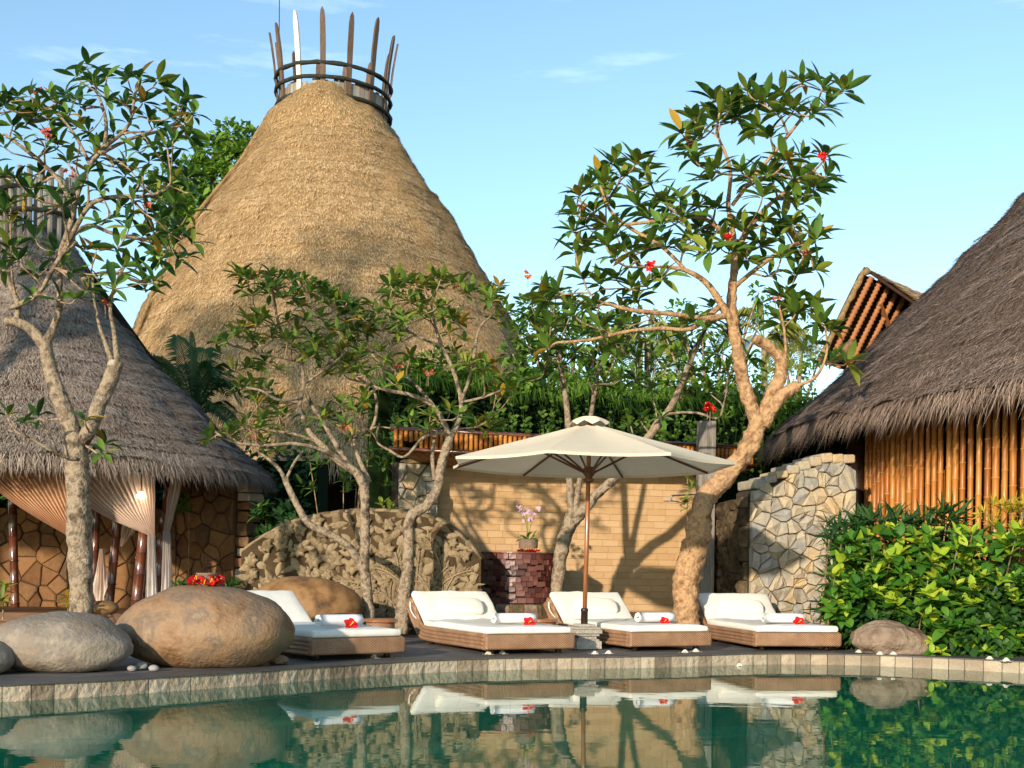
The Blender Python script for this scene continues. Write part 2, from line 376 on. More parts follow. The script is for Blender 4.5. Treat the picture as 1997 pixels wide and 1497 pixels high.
def tile_material():
    m = mat('teal_pool_tile', [(.10, .42, .33), (.18, .60, .48), (.28, .68, .54)], 2.5, .5)
    n = m.node_tree.nodes; l = m.node_tree.links; b = n['Principled BSDF']
    co = n.new('ShaderNodeTexCoord'); br = n.new('ShaderNodeTexBrick')
    br.inputs['Scale'].default_value = 1.0; br.inputs['Brick Width'].default_value = .5; br.inputs['Row Height'].default_value = .5
    br.inputs['Mortar Size'].default_value = .008; br.offset = 0
    br.inputs['Color1'].default_value = (1, 1, 1, 1); br.inputs['Color2'].default_value = (.78, .84, .8, 1); br.inputs['Mortar'].default_value = (.35, .4, .38, 1)
    l.new(co.outputs['Object'], br.inputs['Vector'])
    old = b.inputs['Base Color'].links[0].from_socket
    dm = n.new('ShaderNodeMix'); dm.data_type = 'RGBA'; dm.blend_type = 'MULTIPLY'; dm.inputs[0].default_value = 1
    l.new(old, dm.inputs[6]); l.new(br.outputs[0], dm.inputs[7]); l.new(dm.outputs[2], b.inputs['Base Color'])
    return m
M['tile'] = tile_material()

# ------------------------------------------------------------------ pool, ground, deck
DECK = 0.125
edge_px = [(0, 8.86), (390, 10.0), (700, 11.35), (945, 12.3), (1297, 13.05), (1500, 13.7), (1707, 13.7), (1997, 12.95)]
edge_pts = [((px - CX) / F * y, y) for px, y in edge_px]
edge_pts[0] = ((-13 + 0 - CX) / F * 8.86, 8.86)
outline_ctrl = [(-8.5, 2.2), (-9.0, 4.0), (-7.6, 6.4), (-5.6, 7.8)] + edge_pts + [(7.2, 11.6), (8.6, 9.0), (9.0, 5.0), (8.5, 2.2)]
outline = [Vector((x, y, 0)) for x, y in catmull(outline_ctrl, 10)]
for i in range(1, 30): outline.append(Vector((8.5 - 17.0 * i / 30, 2.2, 0)))
NO = len(outline)
def normal_out(i):
    t = (outline[(i + 1) % NO] - outline[(i - 1) % NO]).normalized()
    return Vector((-t.y, t.x, 0))
def ring(off, z):
    return [Vector((p.x, p.y, z)) + normal_out(i) * off for i, p in enumerate(outline)]
def strip(mb, a, b, mi=0, closed=True):
    n = len(a); vs = list(a) + list(b)
    mb.add(vs, [(i, (i + 1) % n, n + (i + 1) % n, n + i) for i in range(n if closed else n - 1)], mi)
mb = MB(); strip(mb, ring(0.12, -.02), [Vector((p.x * 60 - 0, (p.y - 8) * 60 + 8, -.02)) for p in outline])
g = mb.build('ground', M['soil'], recenter=False); tag(g, 'brown soil ground around the pool', 'ground', kind='structure')
mb = MB()
r0, r1, r2, r3, r4, r5 = ring(.015, 0.0), ring(.015, -.28), ring(-.55, -.28), ring(-.55, -.58), ring(-1.25, -.58), ring(-1.25, -1.25)
for a, b in ((r0, r1), (r1, r2), (r2, r3), (r3, r4), (r4, r5)): strip(mb, b, a)
mb.add(r5, [tuple(range(NO))])
tag(mb.build('pool_basin', M['tile'], recenter=False), 'teal tiled basin of the swimming pool', 'pool', kind='structure')
mb = MB(); mb.add(ring(.02, 0.0), [tuple(reversed(range(NO)))])
w = mb.build('pool_water', M['water'], recenter=False); tag(w, 'still green pool water mirroring the garden', 'water', kind='structure')
if w.data.polygons[0].normal.z < 0: w.data.flip_normals()
# grey slab border following the curve
mb = MB()
strip(mb, ring(-.012, .1272), ring(.36, .1272)); strip(mb, ring(.36, .1272), ring(.36, .09)); strip(mb, ring(-.012, .1172), ring(-.012, .1272)); strip(mb, ring(.02, .1172), ring(-.012, .1172))
tag(mb.build('pool_border', M['border'], recenter=False), 'grey slab border along the pool edge', 'border', kind='structure')
# coping stones
arc = []; acc = 0
for i in range(NO):
    arc.append(acc); acc += (outline[(i + 1) % NO] - outline[i]).length
def at_arc(s):
    s %= acc
    lo, hi = 0, NO - 1
    while lo < hi:
        mid = (lo + hi + 1) // 2
        if arc[mid] <= s: lo = mid
        else: hi = mid - 1
    a, b = outline[lo], outline[(lo + 1) % NO]
    d = (b - a)
    return a + d * ((s - arc[lo]) / max(d.length, 1e-6)), d.normalized()
cop = MB()
strip(cop, ring(.03, -.25), ring(.03, .115)); strip(cop, ring(.03, .115), ring(.25, .115))
cop = cop.build('pool_coping', M['mortar'], recenter=False); tag(cop, 'band of buff stone blocks facing the pool edge', 'coping', kind='structure')
s = 0.0; rest = MB()
while s < acc - .2:
    wdt = U(.16, .21)
    p, t = at_arc(s + wdt / 2); nrm = Vector((-t.y, t.x, 0))
    vis = 5.5 < p.y and abs(p.x / max(p.y, .1)) < .47
    mb = MB() if vis else rest
    n = 4; vs = []; fs = []
    dep = U(-.006, .008)
    for j in range(n):
        for i in range(n):
            uu = (i / (n - 1) - .5) * (wdt - .007); z = -.2 + .315 * j / (n - 1)
            edge = i in (0, n - 1) or j == n - 1
            d = (dep + U(-.007, .007)) if not edge else .006 + dep * .5
            vs.append(p + t * uu + nrm * d + Vector((0, 0, z)))
    for j in range(n - 1):
        for i in range(n - 1):
            a = j * n + i; fs.append((a, a + 1, a + n + 1, a + n))
    b = len(vs)
    for j in (0, n - 1):
        for i in (0, n - 1):
            uu = (i / (n - 1) - .5) * (wdt - .007); z = -.2 + .315 * j / (n - 1)
            vs.append(p + t * uu + nrm * .06 + Vector((0, 0, z)))
    fs += [(n * (n - 1), n * (n - 1) + 1, n * (n - 1) + 2, n * n - 1, b + 3, b + 2), (0, n, 2 * n, 3 * n, b + 2, b), (n - 1, b + 1, b + 3, n * n - 1, 3 * n - 1, 2 * n - 1)]
    mb.add(vs, fs)
    if vis: mb.build('coping_stone', M['coping'], cop)
    s += wdt
if rest.v: tag(rest.build('more_coping_stones', M['coping'], cop), kind='stuff')

def edgeY(X):
    best = None
    for i in range(NO):
        a, b = outline[i], outline[(i + 1) % NO]
        if (a.x - X) * (b.x - X) <= 0 and a.x != b.x:
            y = a.y + (b.y - a.y) * (X - a.x) / (b.x - a.x)
            best = y if best is None else max(best, y)
    return best if best is not None else -99
mb = MB(); bw = .135
k = 0; ang = R(12); ca, sa = math.cos(ang), math.sin(ang)
for j in range(-34, 70):
    # boards run along a direction slightly turned from X, cut in spans
    run = None
    xs = [-9 + .12 * i for i in range(150)]
    for x in xs + [99]:
        ok = False
        if x < 50:
            wy = 13 + j * bw + x * math.tan(ang) * .0
            yy = wy
            ok = yy > edgeY(x) + .30 and yy < 17.6 and not (x > 3.2 and yy > 15.6)
        if ok:
            if run is None: run = x
            last = x
        elif run is not None:
            x0 = run
            while x0 < last:
                x1 = min(last, x0 + U(2.2, 3.4))
                mb.box(((x0 + x1) / 2, 13 + j * bw, .108), (x1 - x0 - .004, bw - .006, .03))
                x0 = x1
            run = None
tag(mb.build('deck', M['deck']), 'dark weathered timber deck under the loungers', 'deck', kind='structure')
# soil bed under deck edge and planting
mb = MB()
bed = [(-16, 17.5), (-16, 40), (30, 40), (30, 13.2), (6.6, 13.3), (5.2, 13.75), (4.2, 14.2), (3.3, 15.4), (3.3, 17.5)]
mb.add([(x, y, .085) for x, y in bed], [tuple(reversed(range(len(bed))))])
o = mb.build('garden_bed', M['soil'], recenter=False); tag(o, 'dark planted soil behind the deck', 'soil', kind='structure')
if o.data.polygons[0].normal.z < 0: o.data.flip_normals()

# ------------------------------------------------------------------ leaves
def leaf_mesh(name, m, w=.26, droop=.15, fold=.10, n=5, stem=.06, tipw=.75):
    vs, fs = [], []
    for i in range(n + 1):
        t = i / n
        hw = w / 2 * (math.sin(math.pi * min(1, t ** tipw)) ** .8 if 0 < t < 1 else 0.03)
        y = stem + (1 - stem) * t; z = -droop * t * t
        vs += [(-hw, y, z + fold * hw * 2), (0, y, z), (hw, y, z + fold * hw * 2)]
    vs.append((0, 0, 0))
    for i in range(n):
        a = i * 3
        fs += [(a, a + 1, a + 4, a + 3), (a + 1, a + 2, a + 5, a + 4)]
    fs.append((0, len(vs) - 1, 1))
    b = MB(); b.add(vs, fs)
    me = b.mesh(name, m, True)
    return me, vs, fs
LEAF = {}
for key, mm in (('a', 'leaf_a'), ('b', 'leaf_b'), ('y', 'leaf_y'), ('d', 'leaf_dark')):
    LEAF[key] = [leaf_mesh('leaf', M[mm], U(.27, .36), dr, fo, tipw=1.0) for dr, fo in ((.06, .16), (.24, .12), (.46, .22))]
for key, mm in (('bush', 'leaf_bush'), ('lime', 'leaf_lime')):
    LEAF[key] = [leaf_mesh('leaf', M[mm], U(.48, .60), dr, .14, tipw=.85) for dr in (.05, .18, .32)]
LEAF['strap'] = [leaf_mesh('leaf', M['leaf_dark'], .15, dr, .2, tipw=.6) for dr in (.08, .25, .45)]
LEAF['croton'] = [leaf_mesh('leaf', M['croton'], .15, dr, .2) for dr in (-.2, .1, .3)]

def leaf_matrix(pos, d, up, L, roll=0.0):
    y = d.normalized(); z = up - y * up.dot(y)
    z = z.normalized() if z.length > 1e-4 else y.orthogonal().normalized()
    x = y.cross(z)
    m = Matrix((x, y, z)).transposed()
    if roll: m = m @ Matrix.Rotation(roll, 3, 'Y')
    m = (m * L).to_4x4(); m.translation = pos
    return m
def rosette(out, pos, axis, L, n, keys, lo=.5, hi=1.5):
    """append (matrix, key, variant); leaves spiral round the tip"""
    a = axis.normalized(); e1 = a.orthogonal().normalized(); e2 = a.cross(e1)
    ph = U(0, 6.28)
    for k in range(n):
        az = ph + k * 2.4 + U(-.3, .3); el = lo + (hi - lo) * ((k + .5) / n) + U(-.18, .18)
        d = a * math.cos(el) + (e1 * math.cos(az) + e2 * math.sin(az)) * math.sin(el)
        key = keys(k / n)
        out.append((leaf_matrix(pos + U(-.02, .02) * a, d, a + Vector((0, 0, .35)), L * U(.7, 1.12), U(-.3, .3)), key, random.randrange(3)))
def place_leaves(root, leaves, limit=300, name='leaf', restname='foliage'):
    leaves.sort(key=lambda q: q[0].translation.y)
    for mtx, key, var in leaves[:limit]:
        inst(name, LEAF[key][var][0], mtx, root)
    if len(leaves) > limit:
        keys = sorted(set(q[1] for q in leaves[limit:])); mb = MB()
        for mtx, key, var in leaves[limit:]:
            _, vs, fs = LEAF[key][var]
            mb.add([mtx @ Vector(v) for v in vs], fs, keys.index(key))
        o = mb.build(restname, [LEAF[k2][0][0].materials[0] for k2 in keys], root, smooth=True)
        tag(o, kind='stuff')

def flower_mesh(name, mats, n=5, L=.05, w=.8, cup=.5, stamen=True):
    mb = MB()
    for k in range(n):
        a = 2 * math.pi * k / n; ca_, sa_ = math.cos(a), math.sin(a); vs = []
        for i in range(4):
            t = i / 3; hw = L * w * .5 * math.sin(math.pi * (.15 + .75 * t)); z = L * cup * (t - .6 * t * t * t)
            for sx in (-1, 0, 1):
                x, y = hw * sx, L * t
                vs.append((x * ca_ - y * sa_, x * sa_ + y * ca_, z + abs(sx) * L * .08))
        mb.add(vs, [(i * 3 + j, i * 3 + j + 1, i * 3 + j + 4, i * 3 + j + 3) for i in range(3) for j in range(2)], 0)
    if stamen: mb.tube([(0, 0, 0), (0, 0, L * .5), (L * .1, 0, L * .95)], [L * .12, L * .06, L * .09], 5, mi=1)
    return mb.mesh(name, mats, True)
FL_RED = flower_mesh('hibiscus', [M['red'], M['yellow']], L=.075, w=.95, cup=.55)
FL_WHITE = flower_mesh('frangipani_flower', [M['white_petal'], M['yellow']], L=.052, w=1.0, cup=1.1, stamen=False)
FL_PINK = flower_mesh('blossom', [M['pink'], M['yellow']], L=.055, w=.75, cup=.8)
FL_ORANGE = flower_mesh('blossom', [M['orange'], M['yellow']], L=.075, w=.9, cup=1.0)
FL_LILAC = flower_mesh('orchid_bloom', [M['lilac'], M['yellow']], L=.034, w=.9, cup=.3)

# ------------------------------------------------------------------ branching trees
def grow_tree(name, label, Y0, limbs, tips, depth, leafL, nleaf, keys, bark, twig_bark, base_px, gnarl=.12, group=None, flowers=(), rtip=.009, limit=300, leafspread=(.5, 1.5), cat='tree', extra=0.0):
    root = empty(name, P(base_px[0], base_px[1], Y0) * 1.0, label, cat, group)
    root.location.z = DECK
    trunk = MB(); nodes = []
    for li, limb in enumerate(limbs):
        pts = catmull([(q[0], q[1], q[2], q[3]) for q in limb], 6)     # px, py, width px, depth offset
        if limb[0][2] > 24: pts = catmull([tuple(q) for q in limb], 16)
        P3 = [P(q[0], q[1], Y0 + q[3]) for q in pts]; rr = [max(.006, S(q[2], Y0) / 2) for q in pts]
        thick = rr[0] > .07
        trunk.tube(P3, rr, 26 if thick else 9, gnarl=gnarl if thick else gnarl * .6, gs=9 if thick else 14, seed=li * 3.1)
        start = 0 if li else len(P3) // 2
        for i in range(start, len(P3), 2):
            d = P3[min(i + 1, len(P3) - 1)] - P3[max(i - 1, 0)]
            nodes.append((P3[i], rr[i], d.normalized()))
    leaves = []; tips3 = []
    tips = list(tips) + [(x + U(-28, 28), y + U(-22, 22)) for x, y in tips if random.random() < extra]
    for (px, py) in tips:
        tips3.append(P(px, py, Y0 + U(-depth, depth)))
    main = [n[0] for n in nodes]
    tips3.sort(key=lambda t: min((t - m_).length for m_ in main))
    ends = []
    for t in tips3:
        best = None; bs = 1e9
        for (p, r, d) in nodes:
            v = t - p; L = v.length
            if L < .12: continue
            cosang = v.normalized().dot(d)
            sc = L * (1.55 - .75 * cosang) + (0.12 if r < .012 else 0)
            if sc < bs: bs = sc; best = (p, r, d)
        p, r, d = best; v = t - p; L = v.length
        side = v.normalized().cross(Vector((0, 1, 0)))
        c1 = p + d * L * .32 + Vector((U(-.03, .03), U(-.03, .03), -.04 * L)); c2 = t - (v.normalized() * .4 + Vector((0, 0, .75))) * L * .26
        n = max(4, int(L / .10)); path = []; rads = []
        r0 = min(r * .72, rtip + .010 * L + .004)
        for i in range(n + 1):
            s_ = i / n; q = p * (1 - s_) ** 3 + c1 * 3 * s_ * (1 - s_) ** 2 + c2 * 3 * s_ * s_ * (1 - s_) + t * s_ ** 3
            path.append(q); rads.append(r0 + (rtip - r0) * s_)
        tw = MB(); tw.tube(path, rads, 6); tw.build('branch', twig_bark, root, smooth=True)
        for i in range(1, n):
            nodes.append((path[i], rads[i], (path[i + 1] - path[i - 1]).normalized()))
        ends.append((t, (path[-1] - path[-2]).normalized()))
    for (t, d) in ends:
        ax = (d * .6 + Vector((U(-.25, .25), U(-.25, .25), .75))).normalized()
        rosette(leaves, t, ax, leafL * U(.82, 1.1), random.randint(*nleaf), keys, *leafspread)
    trunk.build('trunk', bark, root, smooth=True)
    place_leaves(root, leaves, limit)
    for (px, py, dz, kind) in flowers:
        c = P(px, py, Y0 + dz)
        mb_ = MB(); mb_.tube([c + Vector((0, .02, -.16)), c + Vector((0, 0, -.02))], [.006, .005], 5); mb_.build('flower_stalk', twig_bark, root)
        for k in range(5):
            m_ = Matrix.Translation(c + Vector((U(-.05, .05), U(-.05, .02), U(-.04, .04)))) @ Matrix.Rotation(U(0, 6), 4, 'Z') @ Matrix.Rotation(U(.2, 1.4), 4, 'X') @ Matrix.Scale(U(.5, .75), 4)
            inst('blossom', kind, m_, root)
    return root

def zl(pts, sc, ox, oy): return [(ox + x / sc, oy + y / sc) for x, y in pts]
def keysel(*w):
    ks = [k for k, _ in w]; ws = [q for _, q in w]
    return lambda t: random.choices(ks, ws)[0]

# ---- frangipani on the right
tips_r = zl([(1280,100),(1380,130),(1480,150),(1400,220),(1330,260),(1190,160),(1100,200),(1020,150),(1050,220),(940,200),(850,190),(880,250),(760,290),(700,350),(790,370),(740,420),(870,300),(960,270),(1180,260),(1240,240),(1130,370),(1070,330),(760,480),
 (1280,470),(1390,470),(1200,490),(1400,560),(1340,620),(1160,500),(1100,560),(990,540),(870,530),(840,580),(1040,580),(1140,590),(1240,570),(1290,690),(1200,650),(1090,660),
 (360,500),(300,560),(470,500),(520,540),(550,600),(400,560),(250,620),(320,600),(200,660),(190,750),(270,740),(340,660),(170,830),(230,800),(330,800),(380,850),(470,630),(620,680),(690,680),(640,720),(780,710),(860,720),(180,930),(220,900),(480,700),(540,760),(600,800),
 (700,760),(790,810),(740,870),(860,830),(960,790),(900,880),(1000,820),(1100,780),(1180,780),(1240,800),(1320,830),(1350,870),(1250,900),(1150,860),(1080,900),(940,930),(830,930),(700,930),(620,900),(540,900),(460,930),(380,960),(330,900),(1180,960),(1290,960),(1340,1010),(1120,1040),(1250,1040),(1010,960),
 (100,1120),(40,1160),(220,1060),(300,1090),(380,1060),(450,1100),(530,1100),(600,1060),(280,1190),(180,1240),(60,1290),(30,1340),(50,1400),(310,1300),(430,1280),(330,1380),(700,1290),(760,1270),(480,1160),(150,1180),
 (1190,1160),(1180,1270),(1330,1200),(1250,1230),(1380,1280),(1350,1380),(1420,1310),(1420,1460),(1500,1470),(1240,1180)], 2.495, 1050, 120)
limbs_r = [
 [(1340,1240,50,0),(1338,1180,48,0),(1340,1120,52,0),(1358,1060,50,-.05),(1366,1010,42,-.05),(1378,970,42,0),(1410,935,39,0),(1447,890,37,0),(1470,850,37,0),(1483,815,36,0)],
 [(1478,830,30,0),(1461,780,27,0),(1447,730,26,0),(1438,680,24,0),(1430,630,22,0),(1427,580,19,0),(1432,520,14,0),(1430,460,11,.05),(1420,400,9,.05),(1424,330,7,.1),(1402,270,5,.1)],
 [(1432,640,18,0),(1405,590,15,-.1),(1378,552,12,-.15),(1340,528,9,-.2),(1300,520,7,-.25)],
 [(1428,610,15,0),(1385,620,12,-.2),(1310,612,9,-.4),(1230,604,8,-.5),(1180,590,6,-.5)],
 [(1400,600,12,-.1),(1350,640,9,-.3),(1290,640,8,-.4),(1230,645,7,-.5),(1150,662,6,-.6),(1085,668,5,-.6)],
 [(1340,530,8,-.2),(1290,480,7,.1),(1230,445,7,.2),(1190,410,6,.2),(1170,360,5,.2)],
 [(1430,470,9,.05),(1370,425,8,.1),(1290,430,7,.1),(1200,440,6,.1)],
 [(1428,400,8,.05),(1470,345,8,0),(1520,285,7,-.1),(1560,235,6,-.1),(1590,200,5,-.1)],
 [(1430,500,9,0),(1480,420,8,.2),(1530,375,7,.25),(1590,330,6,.3)],
 [(1432,560,10,0),(1480,520,8,-.2),(1540,480,7,-.3),(1580,470,5,-.3)],
 [(1486,820,28,0),(1503,772,25,.05),(1520,738,24,.05),(1522,702,22,.05),(1500,676,21,0),(1470,660,20,-.05)],
 [(1486,828,30,-.02),(1515,782,25,-.08),(1540,760,24,-.1),(1556,752,22,-.1)],
 [(1526,735,7,.05),(1532,690,6,0),(1529,640,5,0),(1520,600,4,0)],
 [(1545,755,8,-.1),(1590,735,6,-.2),(1612,690,5,-.2),(1610,640,4,-.25)]]
grow_tree('frangipani_tree', 'tall frangipani with twisted golden trunk and wide leafy crown behind the two right loungers', 15.9, limbs_r, tips_r, .75, .345, (9, 12),
          keysel(('a', 55), ('d', 8), ('b', 34), ('y', 3)), M['bark_gold'], M['bark'], (1340, 1240), gnarl=.26,
          flowers=[(1608,308,-.5,FL_RED),(1270,518,-.7,FL_RED),(1422,466,-.7,FL_RED),(1132,402,-.4,FL_PINK),(1513,580,0,FL_PINK),(1565,492,-.5,FL_PINK),(1347,285,0,FL_PINK)], rtip=.012)

# ---- frangipani on the left
tips_l = zl([(490,140),(430,200),(520,230),(600,200),(600,340),(540,260),(780,220),(720,220),(880,230),(920,270),(1000,360),(1050,330),(1020,430),(1080,420),(950,430),(870,480),(830,430),(760,300),(800,350),(700,360),(40,330),(100,320),(170,310),(30,370),(90,400),(220,380),(290,330),(370,310),(420,330),(330,370),(450,370),(380,420),(270,440),(150,460),(200,430),(70,480),(430,480),(500,510),(550,580),(640,520),(720,460),(130,560),(280,560),(330,590),(250,600),(30,600),(450,560),(860,600),(780,620),(940,600),(900,640),(970,560),(1040,510),(1060,540),(700,680),(840,680),(640,700),(540,660),(380,680),(490,740),(250,760),(90,770),(20,760),(560,840),(700,760),(800,760),(780,800),(950,700),(850,820),(960,800),(1050,770),(1060,850),(880,870),(980,920),(1050,980),(960,970),(900,1000),(820,960),(750,910),(680,930),(640,990),(560,1030),(720,1050),(800,1100),(870,1080),(960,1080),(1030,1100),(1080,1140),(850,1150),(660,1160),(540,1180),(480,1180),(200,880),(300,860),(420,840),(450,930),(350,940),(180,830),(60,900),(20,960),(60,1020),(150,1010),(200,1110),(60,1170),(100,1230),(30,1290),(210,1300),(310,1180),(350,1260),(400,1300),(1000,1230),(1060,1210),(900,1220),(770,1270),(690,1270),(800,1340),(860,1350),(820,1400),(640,1380),(560,1350),(480,1400),(600,1460),(420,1450),(340,1450),(190,1440),
 (-60,400),(-90,600),(-40,700),(-120,820),(-60,1060),(-80,1250)], 2.879, 0, 80)
tips_l += [(15,810),(75,815),(45,828),(205,865),(200,885),(165,820)]
limbs_l = [
 [(160,1265,47,0),(159,1180,45,0),(156,1080,47,0),(153,980,47,0),(150,900,45,0),(146,850,44,0)],
 [(146,862,38,0),(130,810,34,0),(110,760,30,0),(96,710,27,0),(86,668,27,0)],
 [(88,675,24,0),(58,640,21,0),(28,628,19,-.05),(12,626,18,-.05)],
 [(30,632,14,0),(36,595,11,0),(22,560,9,0),(5,520,7,.1),(-20,470,6,.1)],
 [(88,670,20,0),(104,640,15,0),(116,600,13,0),(116,545,12,0),(120,490,12,0),(138,435,11,0),(152,375,10,0),(176,322,9,.05),(203,282,8,.05),(206,232,7,.05),(192,185,5,.05)],
 [(120,500,10,0),(150,440,9,-.2),(180,396,9,-.3),(230,383,8,-.35),(290,382,7,-.4),(330,365,5,-.4)],
 [(145,405,9,0),(110,345,8,.2),(60,300,7,.3),(10,262,6,.35)],
 [(176,322,8,.05),(150,270,6,.2),(120,230,5,.25),(80,200,4,.3)],
 [(200,290,8,.05),(250,245,6,-.1),(262,190,5,-.15),(268,165,4,-.15)],
 [(195,300,8,0),(250,272,7,.1),(310,255,6,.15),(350,235,5,.2)],
 [(20,600,10,0),(55,585,10,-.2),(80,565,9,-.3),(115,505,8,-.4),(150,470,7,-.4)],
 [(150,870,32,0),(174,838,29,0),(194,790,28,0),(214,742,29,0),(228,704,29,0)],
 [(222,715,12,0),(205,668,9,0),(194,635,7,0),(185,590,6,0),(180,540,5,0)],
 [(229,708,12,0),(222,645,9,0),(215,600,7,0),(225,555,6,.1),(250,505,5,.15)],
 [(150,895,8,-.12),(112,885,6,-.25),(60,855,5,-.35),(15,838,4,-.4)],
 [(112,888,6,-.25),(98,850,5,-.3),(78,825,4,-.35)],
 [(160,545,8,0),(215,530,7,.2),(270,548,6,.25),(300,540,5,.3)],
 [(120,480,9,0),(170,440,8,.3),(220,455,7,.4),(290,470,6,.4),(340,490,5,.4)]]
grow_tree('frangipani_tree', 'frangipani with forked mottled trunk standing in front of the curtained pavilion', 13.2, limbs_l, tips_l, .7, .25, (5, 8),
          keysel(('a', 45), ('d', 45), ('b', 8), ('y', 4)), M['bark_grey'], M['bark'], (160, 1265), gnarl=.16,
          flowers=[(88,262,-.4,FL_PINK),(72,180,0,FL_PINK),(285,402,-.3,FL_PINK),(135,338,-.4,FL_PINK),(205,590,0,FL_PINK)], rtip=.008)

# ---- two frangipanis in front of the carved wall
tips_a = zl([(220,130),(280,150),(340,140),(430,140),(500,150),(560,160),(640,160),(690,180),(740,190),(240,210),(390,200),(470,200),(600,240),(680,240),(760,250),(810,280),(850,300),(900,290),(940,330),(540,260),(420,240),(270,400),(330,430),(370,400),(240,490),(190,510),(290,540),(140,545),(350,570),(430,530),(540,420),(590,530),(700,530),(560,600),(620,620),(680,650),(740,390),(650,420),(880,380),(720,630),(270,720),(330,720),(480,740),(290,820),(250,850),(410,860),(310,930),(340,960),(470,960),(480,1030),(390,1060),(280,1060),(230,1100),(330,1130),(60,1170),(150,1150),(20,1190),(430,1150),(500,1140),(370,1210),(860,630),(770,570),(820,640)], 3.327, 400, 500)
limbs_a = [
 [(724,1235,26,0),(717,1170,22,0),(711,1100,19,0),(712,1050,18,0),(712,990,18,0),(710,942,20,0)],
 [(712,955,18,0),(695,922,17,0),(660,898,15,0),(632,872,13,-.05),(608,848,12,-.05),(594,822,10,-.05),(584,790,8,0),(592,752,7,0),(584,700,7,.05),(547,642,6,.1),(535,585,5,.1)],
 [(700,930,13,0),(668,888,10,.1),(640,840,9,.15),(608,790,8,.2),(595,760,7,.2)],
 [(710,1115,17,0),(684,1070,16,-.05),(650,1045,15,-.1),(604,1022,14,-.15),(578,982,13,-.15),(556,935,12,-.15)],
 [(560,945,9,-.15),(545,915,8,-.2),(520,892,6,-.25),(505,882,4,-.25)],
 [(556,938,7,-.15),(575,900,5,-.1),(592,878,4,0)],
 [(690,920,8,0),(630,878,7,-.2),(575,865,7,-.35),(515,868,6,-.4),(455,862,5,-.5),(420,842,4,-.5)],
 [(590,775,7,0),(545,780,6,-.2),(510,762,5,-.3),(480,755,4,-.3)],
 [(585,705,6,.05),(540,695,5,-.2),(490,685,5,-.3),(450,668,4,-.35)],
 [(590,750,6,0),(620,730,5,0),(655,705,5,.1),(680,680,4,.1)],
 [(620,862,7,-.05),(570,845,6,-.2),(520,838,5,-.25),(480,820,4,-.3)]]
grow_tree('frangipani_tree', 'slim pale frangipani with low side limb in front of the flower-carved half of the relief', 15.5, limbs_a, tips_a, .7, .21, (7, 10),
          keysel(('a', 52), ('d', 4), ('b', 38), ('y', 6)), M['bark_grey'], M['bark'], (724, 1235), gnarl=.2, extra=.55,
          flowers=[(493,848,-.3,FL_PINK),(496,540,0,FL_PINK)], rtip=.007)
tips_b = zl([(1220,150),(1300,170),(1200,190),(1260,200),(1230,260),(1320,270),(1490,140),(1540,150),(1590,150),(1420,190),(1480,200),(1650,200),(1700,240),(1740,230),(1820,240),(1880,240),(1860,300),(1930,330),(1900,420),(1960,370),(1560,320),(1500,330),(1430,320),(1350,300),(1400,370),(1550,400),(1600,400),(1650,440),(1280,400),(1200,350),(1120,370),(1090,420),(1150,470),(1240,460),(1300,430),(960,380),(1020,400),(920,440),(980,480),(860,480),(900,500),(1040,500),(950,560),(1000,640),(940,690),(880,700),(820,760),(900,760),(960,750),(1020,720),(1150,720),(1230,720),(1120,620),(1270,550),(1600,620),(1330,650),(1750,720),(1800,740),(1700,700),(1890,870),(1950,850),(1990,880),(1330,1070),(1420,950),(1370,970),(1500,1060),(1590,1000),(1640,1040),(1700,980),(1770,1090),(1830,1060),(1850,1110),(1240,830),(1450,1130),(960,970),(1020,950),(1000,1030),(910,1100),(800,1060),(940,1180),(760,1070),(880,960)], 3.327, 400, 500)
limbs_b = [
 [(782,1235,30,0),(788,1160,26,0),(796,1090,22,0),(797,1035,22,0),(803,1005,22,0),(832,985,20,0),(853,952,18,0),(858,920,18,0),(868,882,18,0),(880,845,16,0)],
 [(880,850,13,0),(895,820,10,0),(899,780,9,0),(884,722,8,0),(862,675,7,0),(850,640,6,0),(842,600,5,0)],
 [(878,850,11,0),(848,795,9,-.1),(808,772,8,-.15),(755,760,7,-.2),(715,748,6,-.2),(690,725,5,-.2)],
 [(848,935,9,0),(843,890,8,.1),(848,855,6,.1)],
 [(898,785,8,0),(915,740,6,-.1),(925,690,6,-.15),(935,640,5,-.2),(960,615,4,-.2)],
 [(862,675,6,0),(825,660,5,.1),(790,640,5,.15),(765,610,4,.15)],
 [(845,790,7,-.1),(800,740,6,.1),(755,720,5,.2),(725,690,4,.2)],
 [(720,940,11,-.1),(690,860,7,.1),(725,835,7,0),(735,790,6,0),(728,755,5,0)],
 [(880,845,7,0),(830,850,6,-.2),(790,890,5,-.25),(760,878,5,-.3),(735,860,4,-.3),(740,825,4,-.3)],
 [(898,785,6,0),(940,775,5,-.3),(980,760,4,-.4)]]
grow_tree('frangipani_tree', 'leaning frangipani with black knot rising before the frond-carved half of the relief', 15.8, limbs_b, tips_b, .8, .22, (7, 10),
          keysel(('a', 50), ('d', 4), ('b', 40), ('y', 6)), M['bark_grey'], M['bark'], (782, 1235), gnarl=.2, extra=.45,
          flowers=[(893,557,0,FL_PINK),(835,728,-.4,FL_PINK),(670,832,-.4,FL_PINK),(780,712,-.4,FL_PINK)], rtip=.007)
